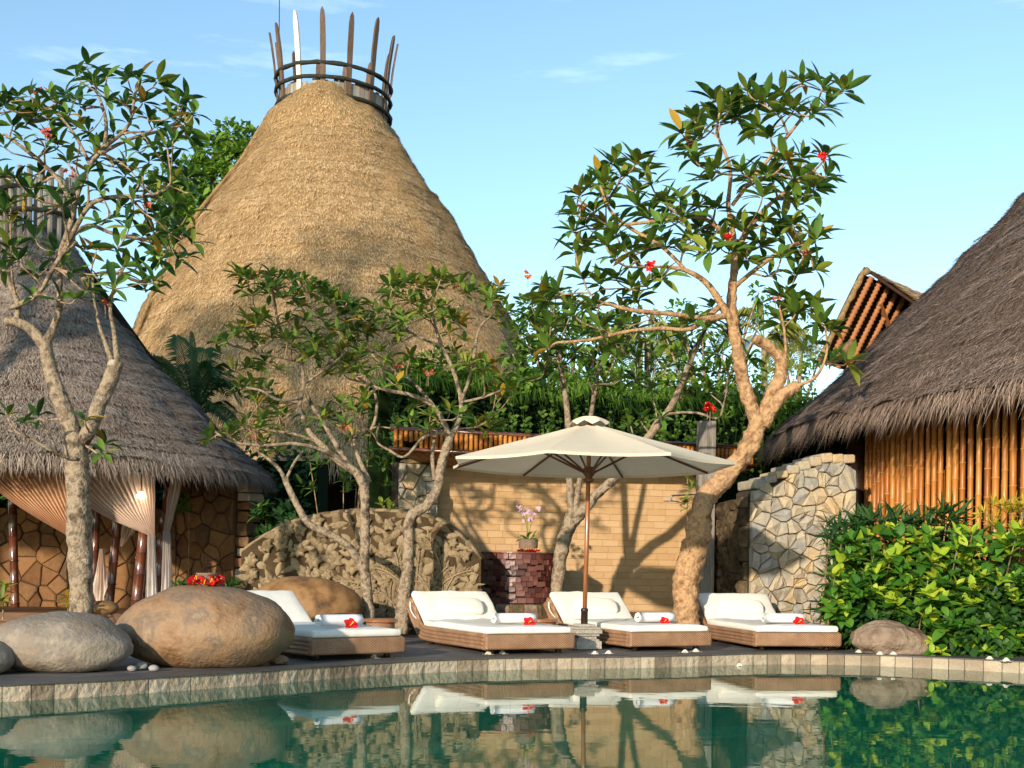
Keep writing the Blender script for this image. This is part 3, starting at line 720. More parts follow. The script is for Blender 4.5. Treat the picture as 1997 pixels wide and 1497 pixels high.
# ---- tree between parasol and yellow wall
tips_c = [(1060,560),(1035,590),(1085,575),(1120,590),(1150,600),(1060,640),(1030,620),(1100,640),(1140,650),(1180,630),(1210,600),(1060,690),(1030,680),(1120,690),(1090,720),(1160,700),(1200,670),(1240,640),(1020,740),(1060,730),(1150,735),(1180,750),(1390,600),(1420,640),(1380,640),(1350,680),(1330,660),(1400,690),(1300,720),(1350,730),(1280,700),(1420,720),(1380,760),(1330,770),(1270,760),(1240,740),(1250,820),(1290,815),(1230,830),(1270,845),(1210,740),(1440,660),(1460,700),(1010,650),(1240,700)]
limbs_c = [
 [(1082,1230,26,0),(1086,1150,25,0),(1094,1080,27,0),(1106,1035,27,0),(1117,1005,27,0)],
 [(1116,1015,16,0),(1112,960,14,0),(1110,900,13,0),(1106,800,12,0),(1098,745,10,0),(1092,690,6,0)],
 [(1120,1010,15,0),(1130,940,11,0),(1145,860,10,0),(1158,775,9,0),(1168,720,6,0)],
 [(1119,1018,22,0),(1160,968,19,-.05),(1200,930,17,-.1),(1262,855,15,-.1),(1310,790,13,-.1),(1336,730,11,-.1),(1366,660,9,-.1),(1400,595,6,-.1)],
 [(1262,850,6,-.1),(1285,815,5,-.15),(1320,805,5,-.2),(1360,805,5,-.25),(1400,815,4,-.3),(1412,785,4,-.3)]]
grow_tree('garden_tree', 'three-limbed garden tree behind the parasol, rising above the yellow wall', 17.4, limbs_c, tips_c, .7, .26, (8, 12),
          keysel(('a', 60), ('d', 20), ('b', 20)), M['bark_grey'], M['bark_grey'], (1082, 1230), gnarl=.2,
          flowers=[(1385,800,-.5,FL_RED),(1030,538,0,FL_ORANGE),(955,702,-.2,FL_ORANGE),(1380,795,-.5,FL_RED)], rtip=.010, leafspread=(.4, 1.9))

# ------------------------------------------------------------------ thatch
def thatch(root, name, base_mat, blade_mat, surf, u0, u1, v_n, N, blen, bw_, lift, seed, fringe=0, flen=.4, u_n=96, disp=.05, dist=None, courses=22, step=.05):
    """surf(u, v): u angle, v 0 (top) .. 1 (eave) -> point"""
    rnd = random.Random(seed)
    mb = MB(); vs = []
    def sp(u, v):
        p = surf(u, v); e = 1e-3
        return p
    def frame(u, v):
        e = .01
        p = surf(u, v); du = surf(u + e, v) - surf(u - e, v)
        dv = surf(u, min(1, v + e)) - surf(u, max(0, v - e))
        du.normalize(); dv.normalize(); n = dv.cross(du).normalized()
        if n.z < 0: n = -n
        return p, du, dv, n
    def lump(p, u, v): return disp * mn.fractal(p * 1.3, 1, 2, 3) + step * (((v + .004 * mn.noise(Vector((u * 9, 0, seed)))) * courses) % 1.0) - step * .5
    for j in range(v_n + 1):
        for i in range(u_n + 1):
            u = u0 + (u1 - u0) * i / u_n; v = j / v_n
            p, du, dv, n = frame(u, v)
            vs.append(p + n * (lump(p, u, v) - .01))
    fs = [(j * (u_n + 1) + i, j * (u_n + 1) + i + 1, (j + 1) * (u_n + 1) + i + 1, (j + 1) * (u_n + 1) + i) for j in range(v_n) for i in range(u_n)]
    mb.add(vs, fs)
    roof = mb.build(name, base_mat, root, smooth=True)
    bl = MB(); bv, bf = bl.v, bl.f
    for k in range(N):
        u = rnd.uniform(u0, u1); v = (dist(rnd) if dist else rnd.random() ** .6)
        p, du, dv, n = frame(u, v)
        p = p + n * lump(p, u, v)
        yaw = rnd.gauss(0, .34)
        d = (dv * math.cos(yaw) + du * math.sin(yaw)); x = d.cross(n).normalized()
        L = blen * rnd.uniform(.5, 1.25); w_ = bw_ * rnd.uniform(.6, 1.4); lf = lift * rnd.uniform(.2, 1.3)
        a = p - n * .012; b = p + d * L * .55 + n * lf * .75; c = p + d * L + n * lf - Vector((0, 0, .02 * L))
        i0 = len(bv)
        bv.extend([tuple(a - x * w_ / 2), tuple(a + x * w_ / 2), tuple(b + x * w_ / 2), tuple(b - x * w_ / 2), tuple(c)])
        bf.append((i0, i0 + 1, i0 + 2, i0 + 3)); bf.append((i0 + 3, i0 + 2, i0 + 4))
    for k in range(fringe):
        u = rnd.uniform(u0, u1); v = rnd.uniform(.955, 1.0)
        p, du, dv, n = frame(u, v)
        low = rnd.random(); p = p - n * rnd.uniform(0, .22) * low
        yaw = rnd.gauss(0, .3)
        d = (dv * math.cos(yaw) + du * math.sin(yaw) + Vector((0, 0, -rnd.uniform(.1, .9)))).normalized(); x = d.cross(n).normalized()
        L = flen * rnd.uniform(.35, 1.15); w_ = bw_ * rnd.uniform(.6, 1.3)
        b = p + d * L * .6; c = p + d * L + Vector((rnd.uniform(-.03, .03), 0, -.12 * L))
        i0 = len(bv)
        bv.extend([tuple(p - x * w_ / 2), tuple(p + x * w_ / 2), tuple(b + x * w_ / 2), tuple(b - x * w_ / 2), tuple(c)])
        bf.append((i0, i0 + 1, i0 + 2, i0 + 3)); bf.append((i0 + 3, i0 + 2, i0 + 4))
    bl.m = [0] * len(bf)
    tag(bl.build('thatch_straws', blade_mat, roof), kind='stuff')
    return roof

def prof_fn(prof):
    """piecewise-smooth (r, z) by parameter v 0..1 over arclength"""
    pts = catmull(prof, 8); L = [0]
    for a, b in zip(pts, pts[1:]): L.append(L[-1] + math.hypot(b[0] - a[0], b[1] - a[1]))
    def f(v):
        s_ = clamp(v, 0, 1) * L[-1]
        lo, hi = 0, len(L) - 2
        while lo < hi:
            m_ = (lo + hi + 1) // 2
            if L[m_] <= s_: lo = m_
            else: hi = m_ - 1
        t = (s_ - L[lo]) / max(1e-9, L[lo + 1] - L[lo])
        return pts[lo][0] + (pts[lo + 1][0] - pts[lo][0]) * t, pts[lo][1] + (pts[lo + 1][1] - pts[lo][1]) * t
    return f

# ---- tall straw tower
TX, TY = -4.98, 33.0
tower = empty('thatched_tower', (TX, TY, 0), 'tall golden straw tower roof crowned with a ring of wooden spikes', 'building')
tp = prof_fn([(1.18, 13.12), (1.66, 12.72), (2.04, 12.05), (2.76, 11.06), (3.60, 9.88), (4.45, 8.40), (5.02, 7.26), (5.65, 5.6), (6.25, 3.35)])
def tower_surf(u, v):
    r, z = tp(v)
    sh = .38 * clamp((z - 9.5) / 3.5, 0, 1)
    lip = .40 * max(0, math.cos(u - R(255))) ** 2 * clamp((z - 12.4) / .7, 0, 1)
    rr = r
    return Vector((TX + rr * math.cos(u), TY - sh + rr * math.sin(u), z + lip))
thatch(tower, 'roof', M['straw_base'], M['straw'], tower_surf, R(150), R(390), 110, 170000, .105, .011, .016, 3, fringe=5000, flen=.5, u_n=120, disp=.10, courses=26, step=.028)
mb = MB(); strip(mb, [tower_surf(R(30) + R(120) * i / 20, 0) for i in range(21)], [tower_surf(R(30) + R(120) * i / 20, 1) for i in range(21)], closed=False)
mb.build('rear_roof', M['straw_base'], tower)
ridge = []
for py, off in ((240, -112), (300, -158), (340, -184), (400, -222), (470, -256), (540, -281), (600, -296), (650, -305), (700, -316), (780, -330)):
    z = ZC + (CY - py) / F * 32.0
    vv = min((abs(tower_surf(R(215), q / 200).z - z), q / 200) for q in range(201))[1]
    r_ = tp(vv)[0]; cc = clamp(off / F * 31.5 / r_, -.985, .985)
    ridge.append(tower_surf(2 * math.pi - math.acos(cc), vv))
rp = [Vector(q) for q in catmull([tuple(q) for q in ridge], 6)]
mb = MB(); mb.tube([q + Vector((-.03, -.04, .02)) for q in rp], [.05 + .02 * random.random() for _ in rp], 7, gnarl=.6, gs=5)
tag(mb.build('ridge_roll', M['straw_base'], tower, smooth=True), 'rolled straw seam down the left of the tower roof')
mb = MB(); mb.lathe((TX, TY, 0), [(4.6, .085), (4.6, 4.2)], 40); mb.build('wall', M['void_shade'], tower)
for i in range(12):
    a = R(200 + 140 * i / 11); mb = MB(); mb.tube([(TX + 5.3 * math.cos(a), TY + 5.3 * math.sin(a), .085), (TX + 5.2 * math.cos(a), TY + 5.2 * math.sin(a), 4.0)], .09, 8); mb.build('post', M['dark_post'], tower)
# crown of the tower
RING = 1.47
for z, rr in ((14.0, .055), (13.64, .05), (13.2, .055)):
    pts = [(TX + (RING + .06) * math.cos(a), TY + (RING + .06) * math.sin(a), z - .07 * math.cos(a)) for a in [2 * math.pi * k / 48 for k in range(49)]]
    mb = MB(); mb.tube(pts, rr, 8, cap=False, gnarl=.45, gs=9); mb.build('crown_ring', M['ring'], tower, smooth=True)
for k in range(64):
    a = 2 * math.pi * k / 64
    mb = MB(); Mz = Matrix.Rotation(a, 3, 'Z'); h = 13.62 + U(-.10, .04)
    mb.box((TX + RING * .97 * math.cos(a), TY + RING * .97 * math.sin(a), (12.2 + h) / 2), (.035, .125, h - 12.2), Mz)
    mb.build('stave', M['stave'], tower)
for k in range(14):
    a = R(270) + 2 * math.pi * k / 14 + R(-2)
    ca_, sa_ = math.cos(a), math.sin(a); t_ = Vector((-sa_, ca_, 0)); n_ = Vector((ca_, sa_, 0))
    vs = []; ht = 15.30 + U(-.12, .08)
    for i, tt in enumerate((0, .35, .7, .9, .97, 1.0)):
        z = 12.6 + (ht - 12.6) * tt; rr = RING - .02 + .26 * tt * tt; w_ = (.062, .064, .07, .065, .045, .004)[i]; th = .028
        c = Vector((TX, TY, z)) + n_ * rr
        vs += [c - t_ * w_ - n_ * th, c + t_ * w_ - n_ * th, c + t_ * w_ + n_ * th, c - t_ * w_ + n_ * th]
    fs = [(i * 4 + j, i * 4 + (j + 1) % 4, (i + 1) * 4 + (j + 1) % 4, (i + 1) * 4 + j) for i in range(5) for j in range(4)] + [(3, 2, 1, 0), (20, 21, 22, 23)]
    mb = MB(); mb.add(vs, fs)
    o = mb.build('spike', M['spike_pale' if k == 13 else 'spike_wood'], tower)
    if k == 13: tag(o, 'pale cream spike of the crown')
q0, q1 = P(545, 165, 32.4), P(545, -40, 32.4)
mb = MB(); mb.tube([q0 - Vector((0, 0, 1)), q1], .012, 5); mb.build('lightning_rod', M['ring'], tower)

# ---- curtained pavilion, left
LX, LY = -7.42, 19.0
pav = empty('thatched_pavilion', (LX, LY, 0), 'grey thatched round pavilion with curtains at the left', 'building')
lp = prof_fn([(.45, 6.15), (.60, 5.85), (1.02, 5.1), (1.42, 4.6), (2.27, 3.68), (2.98, 2.96), (3.60, 2.44)])
def pav_surf(u, v):
    r, z = lp(v)
    return Vector((LX + r * math.cos(u), LY + r * math.sin(u), z))
thatch(pav, 'roof', M['grey_base'], M['grey_thatch'], pav_surf, R(165), R(400), 80, 100000, .12, .008, .020, 5, fringe=11000, flen=.30, u_n=110, disp=.07, courses=16, step=.025)
mb = MB(); strip(mb, [pav_surf(R(40) + R(125) * i / 20, 0) for i in range(21)], [pav_surf(R(40) + R(125) * i / 20, 1) for i in range(21)], closed=False); mb.build('rear_roof', M['grey_base'], pav)
mb = MB(); mb.lathe((LX, LY, 0), [(.3, 5.6), (3.45, 2.42)], 60); mb.build('ceiling', M['dark_stain'], pav)
for k in range(22):
    a = 2 * math.pi * k / 22; h = 7.05 + U(-.15, .12)
    mb = MB(); mb.tube([(LX + .50 * math.cos(a), LY + .50 * math.sin(a), 5.7), (LX + .54 * math.cos(a), LY + .54 * math.sin(a), h)], .042, 7); mb.build('stave', M['stave'], pav)
for z in (6.35, 6.7):
    mb = MB(); mb.tube([(LX + .58 * math.cos(a), LY + .58 * math.sin(a), z) for a in [2 * math.pi * k / 30 for k in range(31)]], .035, 6, cap=False); mb.build('crown_ring', M['ring'], pav)
def bamboo(mb, a, b, r, n=10, nodes=True, step=.34, jit=True):
    a, b = Vector(a), Vector(b); d = b - a; L = d.length
    pts, rr = [], []
    s_ = 0; first = U(.1, .3) if jit else .2
    cuts = []; s_ = first
    while s_ < L: cuts.append(s_); s_ += step * U(.8, 1.2)
    prev = 0
    pts.append(a); rr.append(r)
    for c in cuts:
        for off, k in ((-.012, 1.0), (0, 1.10), (.012, 1.0)):
            q = clamp(c + off, .001, L - .001); pts.append(a + d * (q / L)); rr.append(r * k)
    pts.append(b); rr.append(r * .96)
    mb.tube(pts, rr, n)
    for c in cuts:
        q = clamp(c, .02, L - .02); mb.tube([a + d * ((q - .007) / L), a + d * ((q + .007) / L)], r * 1.13, n, mi=1)
    return cuts
for (bx0, by0, tx0, ty0, wpx, Y) in ((181, 1160, 191, 925, 15, 18.2), (212, 1180, 237, 925, 17, 17.6), (264, 1190, 293, 925, 22, 17.2), (300, 1195, 335, 920, 23, 17.6), (30, 1190, 22, 900, 16, 18.4), (-70, 1200, -80, 900, 20, 17.0)):
    mb = MB(); a, b = P(bx0, by0, Y), P(tx0, ty0, Y); a.z = min(a.z, .3)
    bamboo(mb, a, b, S(wpx, Y) / 2, 12); mb.build('bamboo_post', [M['bamboo_red'], M['dark_post']], pav, smooth=True)
# raised floor and step
a0, a1 = P(-160, 1200, 15.9), P(300, 1200, 16.9)
for i, (dy, z0, z1) in enumerate(((0, .10, .24), (.28, .10, .36))):
    mb = MB(); mb.add([(-9.5, 15.6 + dy, z0), (-4.6, 16.4 + dy, z0), (-4.6, 18.8, z0), (-9.5, 18.8, z0), (-9.5, 15.6 + dy, z1), (-4.6, 16.4 + dy, z1), (-4.6, 18.8, z1 - .002 * i), (-9.5, 18.8, z1 - .002 * i)],
                      [(3, 2, 1, 0), (4, 5, 6, 7), (0, 1, 5, 4), (1, 2, 6, 5), (3, 0, 4, 7), (2, 3, 7, 6)])
    mb.build('step', M['step'], pav)

# ---- bamboo hut, right
HX, HY = 16.2, 19.5
hut = empty('bamboo_hut', (HX, HY, 0), 'bamboo-walled hut under a wide brown thatched roof at the right', 'building')
hp = prof_fn([(1.0, 12.4), (3.4, 11.0), (5.6, 9.4), (7.4, 7.75), (9.0, 6.15), (10.6, 4.55), (12.0, 3.25)])
def hut_surf(u, v):
    r, z = hp(v)
    return Vector((HX + r * math.cos(u), HY + r * math.sin(u), z))
thatch(hut, 'roof', M['brown_base'], M['brown_thatch'], hut_surf, R(150), R(262), 90, 150000, .14, .008, .025, 7, fringe=16000, flen=.45, u_n=110, disp=.09, dist=lambda r_: .25 + .75 * r_.random() ** .8, courses=24, step=.03)
mb = MB(); mb.lathe((HX, HY, 0), [(2, 11.0), (6, 8.4), (11.75, 3.12)], 60); mb.build('ceiling', M['void_shade'], hut)
mb = MB(); mb.lathe((HX, HY, 0), [(10.6, .085), (10.6, 4.3)], 90); mb.build('inner_wall', M['void_shade'], hut)
mb = MB()
WR = 10.82
a = R(184.0); k = 0
while a < R(219):
    rr = .041 + U(-.005, .006); tilt = U(-.006, .006)
    mb = MB(); c0 = (HX + WR * math.cos(a), HY + WR * math.sin(a), .085); c1 = (HX + (WR + U(-.02, .02)) * math.cos(a + tilt * .1), HY + WR * math.sin(a + tilt * .1), 4.2)
    bamboo(mb, c0, c1, rr, 10, step=.42); mb.build('bamboo_cane', [M['bamboo'], M['bamboo_node']], hut, smooth=True)
    a2 = a + .0069; h2 = 3.0 - .75 * clamp((a - R(188)) / R(12), 0, 1) + U(-.2, .2)
    mb = MB(); bamboo(mb, (HX + (WR - .07) * math.cos(a2), HY + (WR - .07) * math.sin(a2), .085), (HX + (WR - .07) * math.cos(a2), HY + (WR - .07) * math.sin(a2), h2), .032, 8, step=.45)
    mb.build('short_cane', [M['bamboo'], M['bamboo_node']], hut, smooth=True)
    a += (.150 + U(-.015, .02)) / WR; k += 1
a = R(182.6); mb = MB(); mb.tube([(HX + 10.9 * math.cos(a), HY + 10.9 * math.sin(a), .085), (HX + 10.9 * math.cos(a), HY + 10.9 * math.sin(a), 4.1)], .15, 12); mb.build('corner_post', M['dark_post'], hut, smooth=True)

# ---- gabled roof peeking behind
gb = empty('gabled_roof', P(1690, 700, 30), 'small gabled roof with striped underside peeking over the bamboo hut', 'building')
gb.location.z = 0
Yg = 29.0
A, B = P(1682, 534, Yg), P(1598, 705, Yg + .3)                     # apex and lower end of the left verge
ax_ = Vector((.35, 1, .0)).normalized() * 5
C_, D_ = P(1692, 700, Yg + 4.2), None
rdir = Vector((2.7, 2.6, -.2)); ldir = rdir
def quad(mb, p, q, r_, s_, th, mi=0):
    n_ = (q - p).cross(s_ - p).normalized() * th
    mb.add([p, q, r_, s_, p + n_, q + n_, r_ + n_, s_ + n_], [(3, 2, 1, 0), (4, 5, 6, 7), (0, 1, 5, 4), (1, 2, 6, 5), (2, 3, 7, 6), (3, 0, 4, 7)], mi)
lw = MB(); quad(lw, A, B, B + rdir, A + rdir, -.10); lw.build('left_slope', M['dark_stain'], gb)
for k in range(9):
    t = (k + .4) / 9; p0 = A + rdir * t * 1.0; p1 = B + rdir * t
    nrm = (B - A).cross(rdir).normalized()
    if nrm.dot(Vector((0, 0, 1)) - A) < 0: nrm = -nrm
    mb = MB(); n_ = 46
    mb.tube([p0 + (p1 - p0) * (i / n_) + nrm * .16 for i in range(n_ + 1)], [.055 if i % 2 else .085 for i in range(n_ + 1)], 7)
    mb.build('reed_bundle', M['purlin'], gb, smooth=True)
E = P(1835, 640, Yg + .2)
def right_surf(u, v):
    return A + (E - A) * v + rdir * u + Vector((0, 0, .16 + .12 * math.sin(math.pi * v)))
thatch(gb, 'right_slope', M['straw_base'], M['straw'], right_surf, 0.0, 1.0, 10, 3500, .3, .03, .05, 9, u_n=20, disp=.05)
mb = MB(); quad(mb, A + Vector((0, 0, .12)), E + Vector((0, 0, .12)), E + rdir, A + rdir, .06); mb.build('right_soffit', M['dark_stain'], gb)
mb = MB(); vp = [A + (B - A) * (i / 16) for i in range(17)]
mb.tube([A + Vector((.15, 0, .1))] + vp, [.08] + [.075 + U(-.015, .02) for _ in vp], 8, gnarl=.6, gs=7); mb.build('verge_roll', M['straw_base'], gb, smooth=True)
mb = MB(); mb.tube([P(1715, 590, Yg + .6), P(1738, 650, Yg + 1.4)], .07, 6); mb.build('strut', M['purlin'], gb)

mb = MB(); mb.tube([P(1632, 702, 26.0), P(1648, 684, 25.8), P(1664, 668, 25.6)], [.16, .15, .12], 9, gnarl=.5, gs=6); 
o = mb.build('roof_finial', M['cut'], gb, smooth=True)

# ------------------------------------------------------------------ stone work
def voronoi(w, h, n, seed, jitter=.75):
    rnd = random.Random(seed); asp = w / h
    nx = max(1, int(math.sqrt(n * asp * .8))); ny = max(1, int(n / nx))
    pts = []
    for j in range(ny):
        for i in range(nx):
            pts.append(((i + .5 + (.25 if j % 2 else -.25) + rnd.uniform(-.5, .5) * jitter) * w / nx, (j + .5 + rnd.uniform(-.5, .5) * jitter) * h / ny))
    cells = []
    for i, (x, y) in enumerate(pts):
        poly = [(0, 0), (w, 0), (w, h), (0, h)]
        near = sorted(range(len(pts)), key=lambda q: (pts[q][0] - x) ** 2 + (pts[q][1] - y) ** 2)[1:22]
        for q in near:
            mx_, my_ = (x + pts[q][0]) / 2, (y + pts[q][1]) / 2; dx, dy = pts[q][0] - x, pts[q][1] - y
            new = []
            for a_, b_ in zip(poly, poly[1:] + poly[:1]):
                da = (a_[0] - mx_) * dx + (a_[1] - my_) * dy; db = (b_[0] - mx_) * dx + (b_[1] - my_) * dy
                if da <= 0: new.append(a_)
                if (da < 0 < db) or (db < 0 < da):
                    t = da / (da - db); new.append((a_[0] + (b_[0] - a_[0]) * t, a_[1] + (b_[1] - a_[1]) * t))
            poly = new
            if len(poly) < 3: break
        if len(poly) >= 3: cells.append(((x, y), poly))
    return cells
def stones(root, cells, place, m, gap=.012, depth=.05, bev=.022, keep=None, rough=.02, name='stone'):
    """place(u, v, d) -> world; d grows towards the viewer"""
    for (c, poly) in cells:
        cx = sum(p[0] for p in poly) / len(poly); cy = sum(p[1] for p in poly) / len(poly)
        if keep and not keep(cx, cy): continue
        dd = depth * U(.6, 1.25)
        def ins(p, g):
            dx, dy = p[0] - cx, p[1] - cy; L = math.hypot(dx, dy)
            k_ = max(.2, 1 - g / max(L, 1e-6)); return cx + dx * k_, cy + dy * k_
        vs = []; n = len(poly)
        for g_, d_ in ((gap, 0), (gap, dd - bev * .7), (gap + bev, dd)):
            for p in poly:
                q = ins(p, g_); vs.append(place(q[0], q[1], d_ + (U(-rough, rough) * .5 if d_ == dd else 0)))
        vs.append(place(cx + U(-.02, .02), cy + U(-.02, .02), dd + U(-rough * .3, rough)))
        fs = []
        for k_ in range(2):
            for i in range(n):
                j = (i + 1) % n; fs.append((k_ * n + i, k_ * n + j, (k_ + 1) * n + j, (k_ + 1) * n + i))
        for i in range(n): fs.append((2 * n + i, 2 * n + (i + 1) % n, 3 * n))
        mb = MB(); mb.add(vs, fs); mb.build(name, m, root)
def wall_place(a, b, z0):
    a, b = Vector(a), Vector(b); d = (b - a); d.z = 0; L = d.length; d.normalize()
    n = Vector((d.y, -d.x, 0))
    return L, (lambda u, v, q: Vector((a.x + d.x * u + n.x * q, a.y + d.y * u + n.y * q, z0 + v))), n, d
def backing(root, a, b, z0, z1, th, m, name='core', top=None):
    L, pl, n, d = wall_place(a, b, z0)
    top = top or (lambda u: z1)
    mb = MB(); N_ = 24
    f = [pl(L * i / N_, 0, 0) for i in range(N_ + 1)] + [pl(L * i / N_, top(L * i / N_) - z0, 0) for i in range(N_ + 1)]
    bk = [pl(L * i / N_, 0, -th) for i in range(N_ + 1)] + [pl(L * i / N_, top(L * i / N_) - z0, -th) for i in range(N_ + 1)]
    k_ = N_ + 1; fs = []
    for i in range(N_):
        fs += [(i, i + 1, k_ + i + 1, k_ + i), (2 * k_ + i + 1, 2 * k_ + i, 3 * k_ + i, 3 * k_ + i + 1), (k_ + i, k_ + i + 1, 3 * k_ + i + 1, 3 * k_ + i)]
    fs += [(0, k_, 3 * k_, 2 * k_), (N_, 2 * k_ + N_, 3 * k_ + N_, k_ + N_)]
    mb.add(f + bk, fs)
    return mb.build(name, m, root)

# right rubble wall
cornerX = S(1463 - CX, 17.0)
w1a, w1b = (cornerX, 17.0), (S(1658 - CX, 17.3), 17.3)
rw = empty('rubble_wall', (4.0, 17.2, .085), 'pale rubble stone wall beside the bamboo hut', 'wall')
L, pl, n_, d_ = wall_place((*w1a, 0), (*w1b, 0), .085)
def rtop(u): return 2.15 + .45 * clamp(u / L / .72, 0, 1) ** .8
backing(rw, (*w1a, 0), (*w1b, 0), .085, 0, .55, M['mortar'], top=rtop)
stones(rw, voronoi(L + .04, 2.55, 150, 4, 1.25), lambda u, v, q: pl(u - .02, v, q), M['rubble'], keep=lambda u, v: v + .085 < rtop(u) - .03, depth=.10, gap=.008, bev=.014, rough=.05)
for i in range(9):                                                    # capping stones
    u = L * (i + .5) / 9; mb = MB(); h = .09 + U(0, .05)
    mb.rbox(pl(u, rtop(u) - .085 + h * .35, -.20), (L / 9 * 1.08, .62, h), .03, Matrix.Rotation(math.atan2(d_.y, d_.x), 3, 'Z') @ Matrix.Rotation(U(-.15, .05), 3, 'Y'), n=2); mb.build('capstone', M['rubble'], rw)
# dark return of that wall
dw = empty('mossy_shade_wall', (3.3, 18.2, .085), 'moss-dark stone wall with shade toned into its colour between grey post and pale rubble', 'wall')
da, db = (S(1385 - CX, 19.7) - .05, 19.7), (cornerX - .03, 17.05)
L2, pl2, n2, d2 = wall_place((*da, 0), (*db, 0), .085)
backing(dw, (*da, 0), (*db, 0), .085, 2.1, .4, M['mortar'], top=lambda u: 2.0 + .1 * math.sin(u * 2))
stones(dw, voronoi(L2, 2.0, 110, 8, .95), pl2, M['mossy_shade'], depth=.09, gap=.012, rough=.06)

# flagstone wall behind the pavilion
fw = empty('flagstone_wall', P(230, 1200, 19.3), 'orange flagstone wall behind the curtained pavilion', 'wall')
fa, fb = (P(-120, 1100, 19.6).x, 19.8), (P(345, 1100, 19.2).x, 19.2)
L3, pl3, n3, d3 = wall_place((*fa, 0), (*fb, 0), .25)
backing(fw, (*fa, 0), (*fb, 0), .085, 1.9, .4, M['mortar'], top=lambda u: 1.88 + .06 * math.sin(u * 3))
stones(fw, voronoi(L3, 1.66, 95, 12, .95), pl3, M['flag'], depth=.05, gap=.010, rough=.012)
fw2 = empty('flagstone_pier', P(410, 1200, 18.4), 'taller rust-brown flagstone pier under the pavilion eave', 'wall')
fa, fb = (P(336, 1100, 19.3).x, 19.3), (P(458, 1100, 18.7).x, 18.7)
L4, pl4, n4, d4 = wall_place((*fa, 0), (*fb, 0), .085)
backing(fw2, (*fa, 0), (*fb, 0), .085, 2.45, .5, M['mortar'])
stones(fw2, voronoi(L4, 2.36, 46, 13, .95), pl4, M['flag'], depth=.05, gap=.010, rough=.02)
fw3 = empty('stone_pillar', P(476, 1190, 18.9), 'narrow stacked stone pillar at the right end of the pavilion', 'pillar')
pz = .085; k = 0
while pz < 2.2:
    h = U(.12, .24); mb = MB()
    mb.rbox((P(476, 1100, 18.9).x + U(-.03, .03), 18.9 + U(-.03, .03), pz + h / 2), (.34 + U(-.05, .05), .40, h - .012), .03, Matrix.Rotation(R(-20) + U(-.1, .1), 3, 'Z'), n=2,
            fn=lambda v: v + Vector((1, 1, 1)) * .02 * mn.noise(v * 8 + Vector((k, 0, 0))))
    mb.build('stone_block', M['flag' if random.random() < .5 else 'rubble'], fw3); pz += h; k += 1

# yellow sandstone wall
sw = empty('sandstone_wall', P(1080, 1190, 19.2), 'smooth yellow sandstone block wall behind the parasol', 'wall')
sa_, sb_ = (P(785, 1100, 18.6).x, 18.6), (P(1372, 1100, 19.9).x, 19.9)
L5, pl5, n5, d5 = wall_place((*sa_, 0), (*sb_, 0), .40)
backing(sw, (*sa_, 0), (*sb_, 0), .085, 2.68, .3, M['sand_joint'])
blocks = []; v = 0.0; rowh = .102; row = 0
while v < 2.22:
    u = -U(0, .2)
    while u < L5:
        w_ = U(.18, .36); u0 = max(0, u); u1 = min(L5, u + w_)
        if u1 - u0 > .03: blocks.append((u0, u1, v, v + rowh))
        u += w_
    v += rowh; row += 1
blocks.sort(key=lambda q: -(min(q[1], L5) - q[0]) if q[2] < 2.15 else 0)
rest = MB()
for i, (u0, u1, v0, v1) in enumerate(blocks):
    d = .010 + U(-.0012, .0012); g_ = .0010; b_ = .0022
    vs = [pl5(u0 + g_, v0 + g_, 0), pl5(u1 - g_, v0 + g_, 0), pl5(u1 - g_, v1 - g_, 0), pl5(u0 + g_, v1 - g_, 0),
          pl5(u0 + g_ + b_, v0 + g_ + b_, d), pl5(u1 - g_ - b_, v0 + g_ + b_, d), pl5(u1 - g_ - b_, v1 - g_ - b_, d), pl5(u0 + g_ + b_, v1 - g_ - b_, d)]
    fs = [(4, 5, 6, 7), (0, 1, 5, 4), (1, 2, 6, 5), (2, 3, 7, 6), (3, 0, 4, 7)]
    if i < 300:
        mb = MB(); mb.add(vs, fs); mb.build('sandstone_block', M['sandstone'], sw)
    else: rest.add(vs, fs)
if rest.v: tag(rest.build('more_blocks', M['sandstone'], sw), kind='stuff')
mb = MB(); c = pl5(L5 / 2, -.17, .04); mb.box(c, (L5, .12, .3), Matrix.Rotation(math.atan2(d5.y, d5.x), 3, 'Z')); mb.build('plinth', M['mossy_shade'], sw)
# rough stone jamb at the left end of the yellow wall
jb = empty('stone_jamb', P(805, 1000, 18.2), 'rough pale stone jamb at the left end of the yellow wall', 'pillar')
ja, jb2 = (P(776, 1000, 18.2).x, 18.2), (P(850, 1000, 18.45).x, 18.45)
L6, pl6, n6, d6 = wall_place((*ja, 0), (*jb2, 0), .085)
backing(jb, (*ja, 0), (*jb2, 0), .085, 2.60, .3, M['mortar'])
stones(jb, voronoi(L6, 2.5, 44, 21, .95), pl6, M['rubble'], depth=.08, gap=.008, rough=.05)

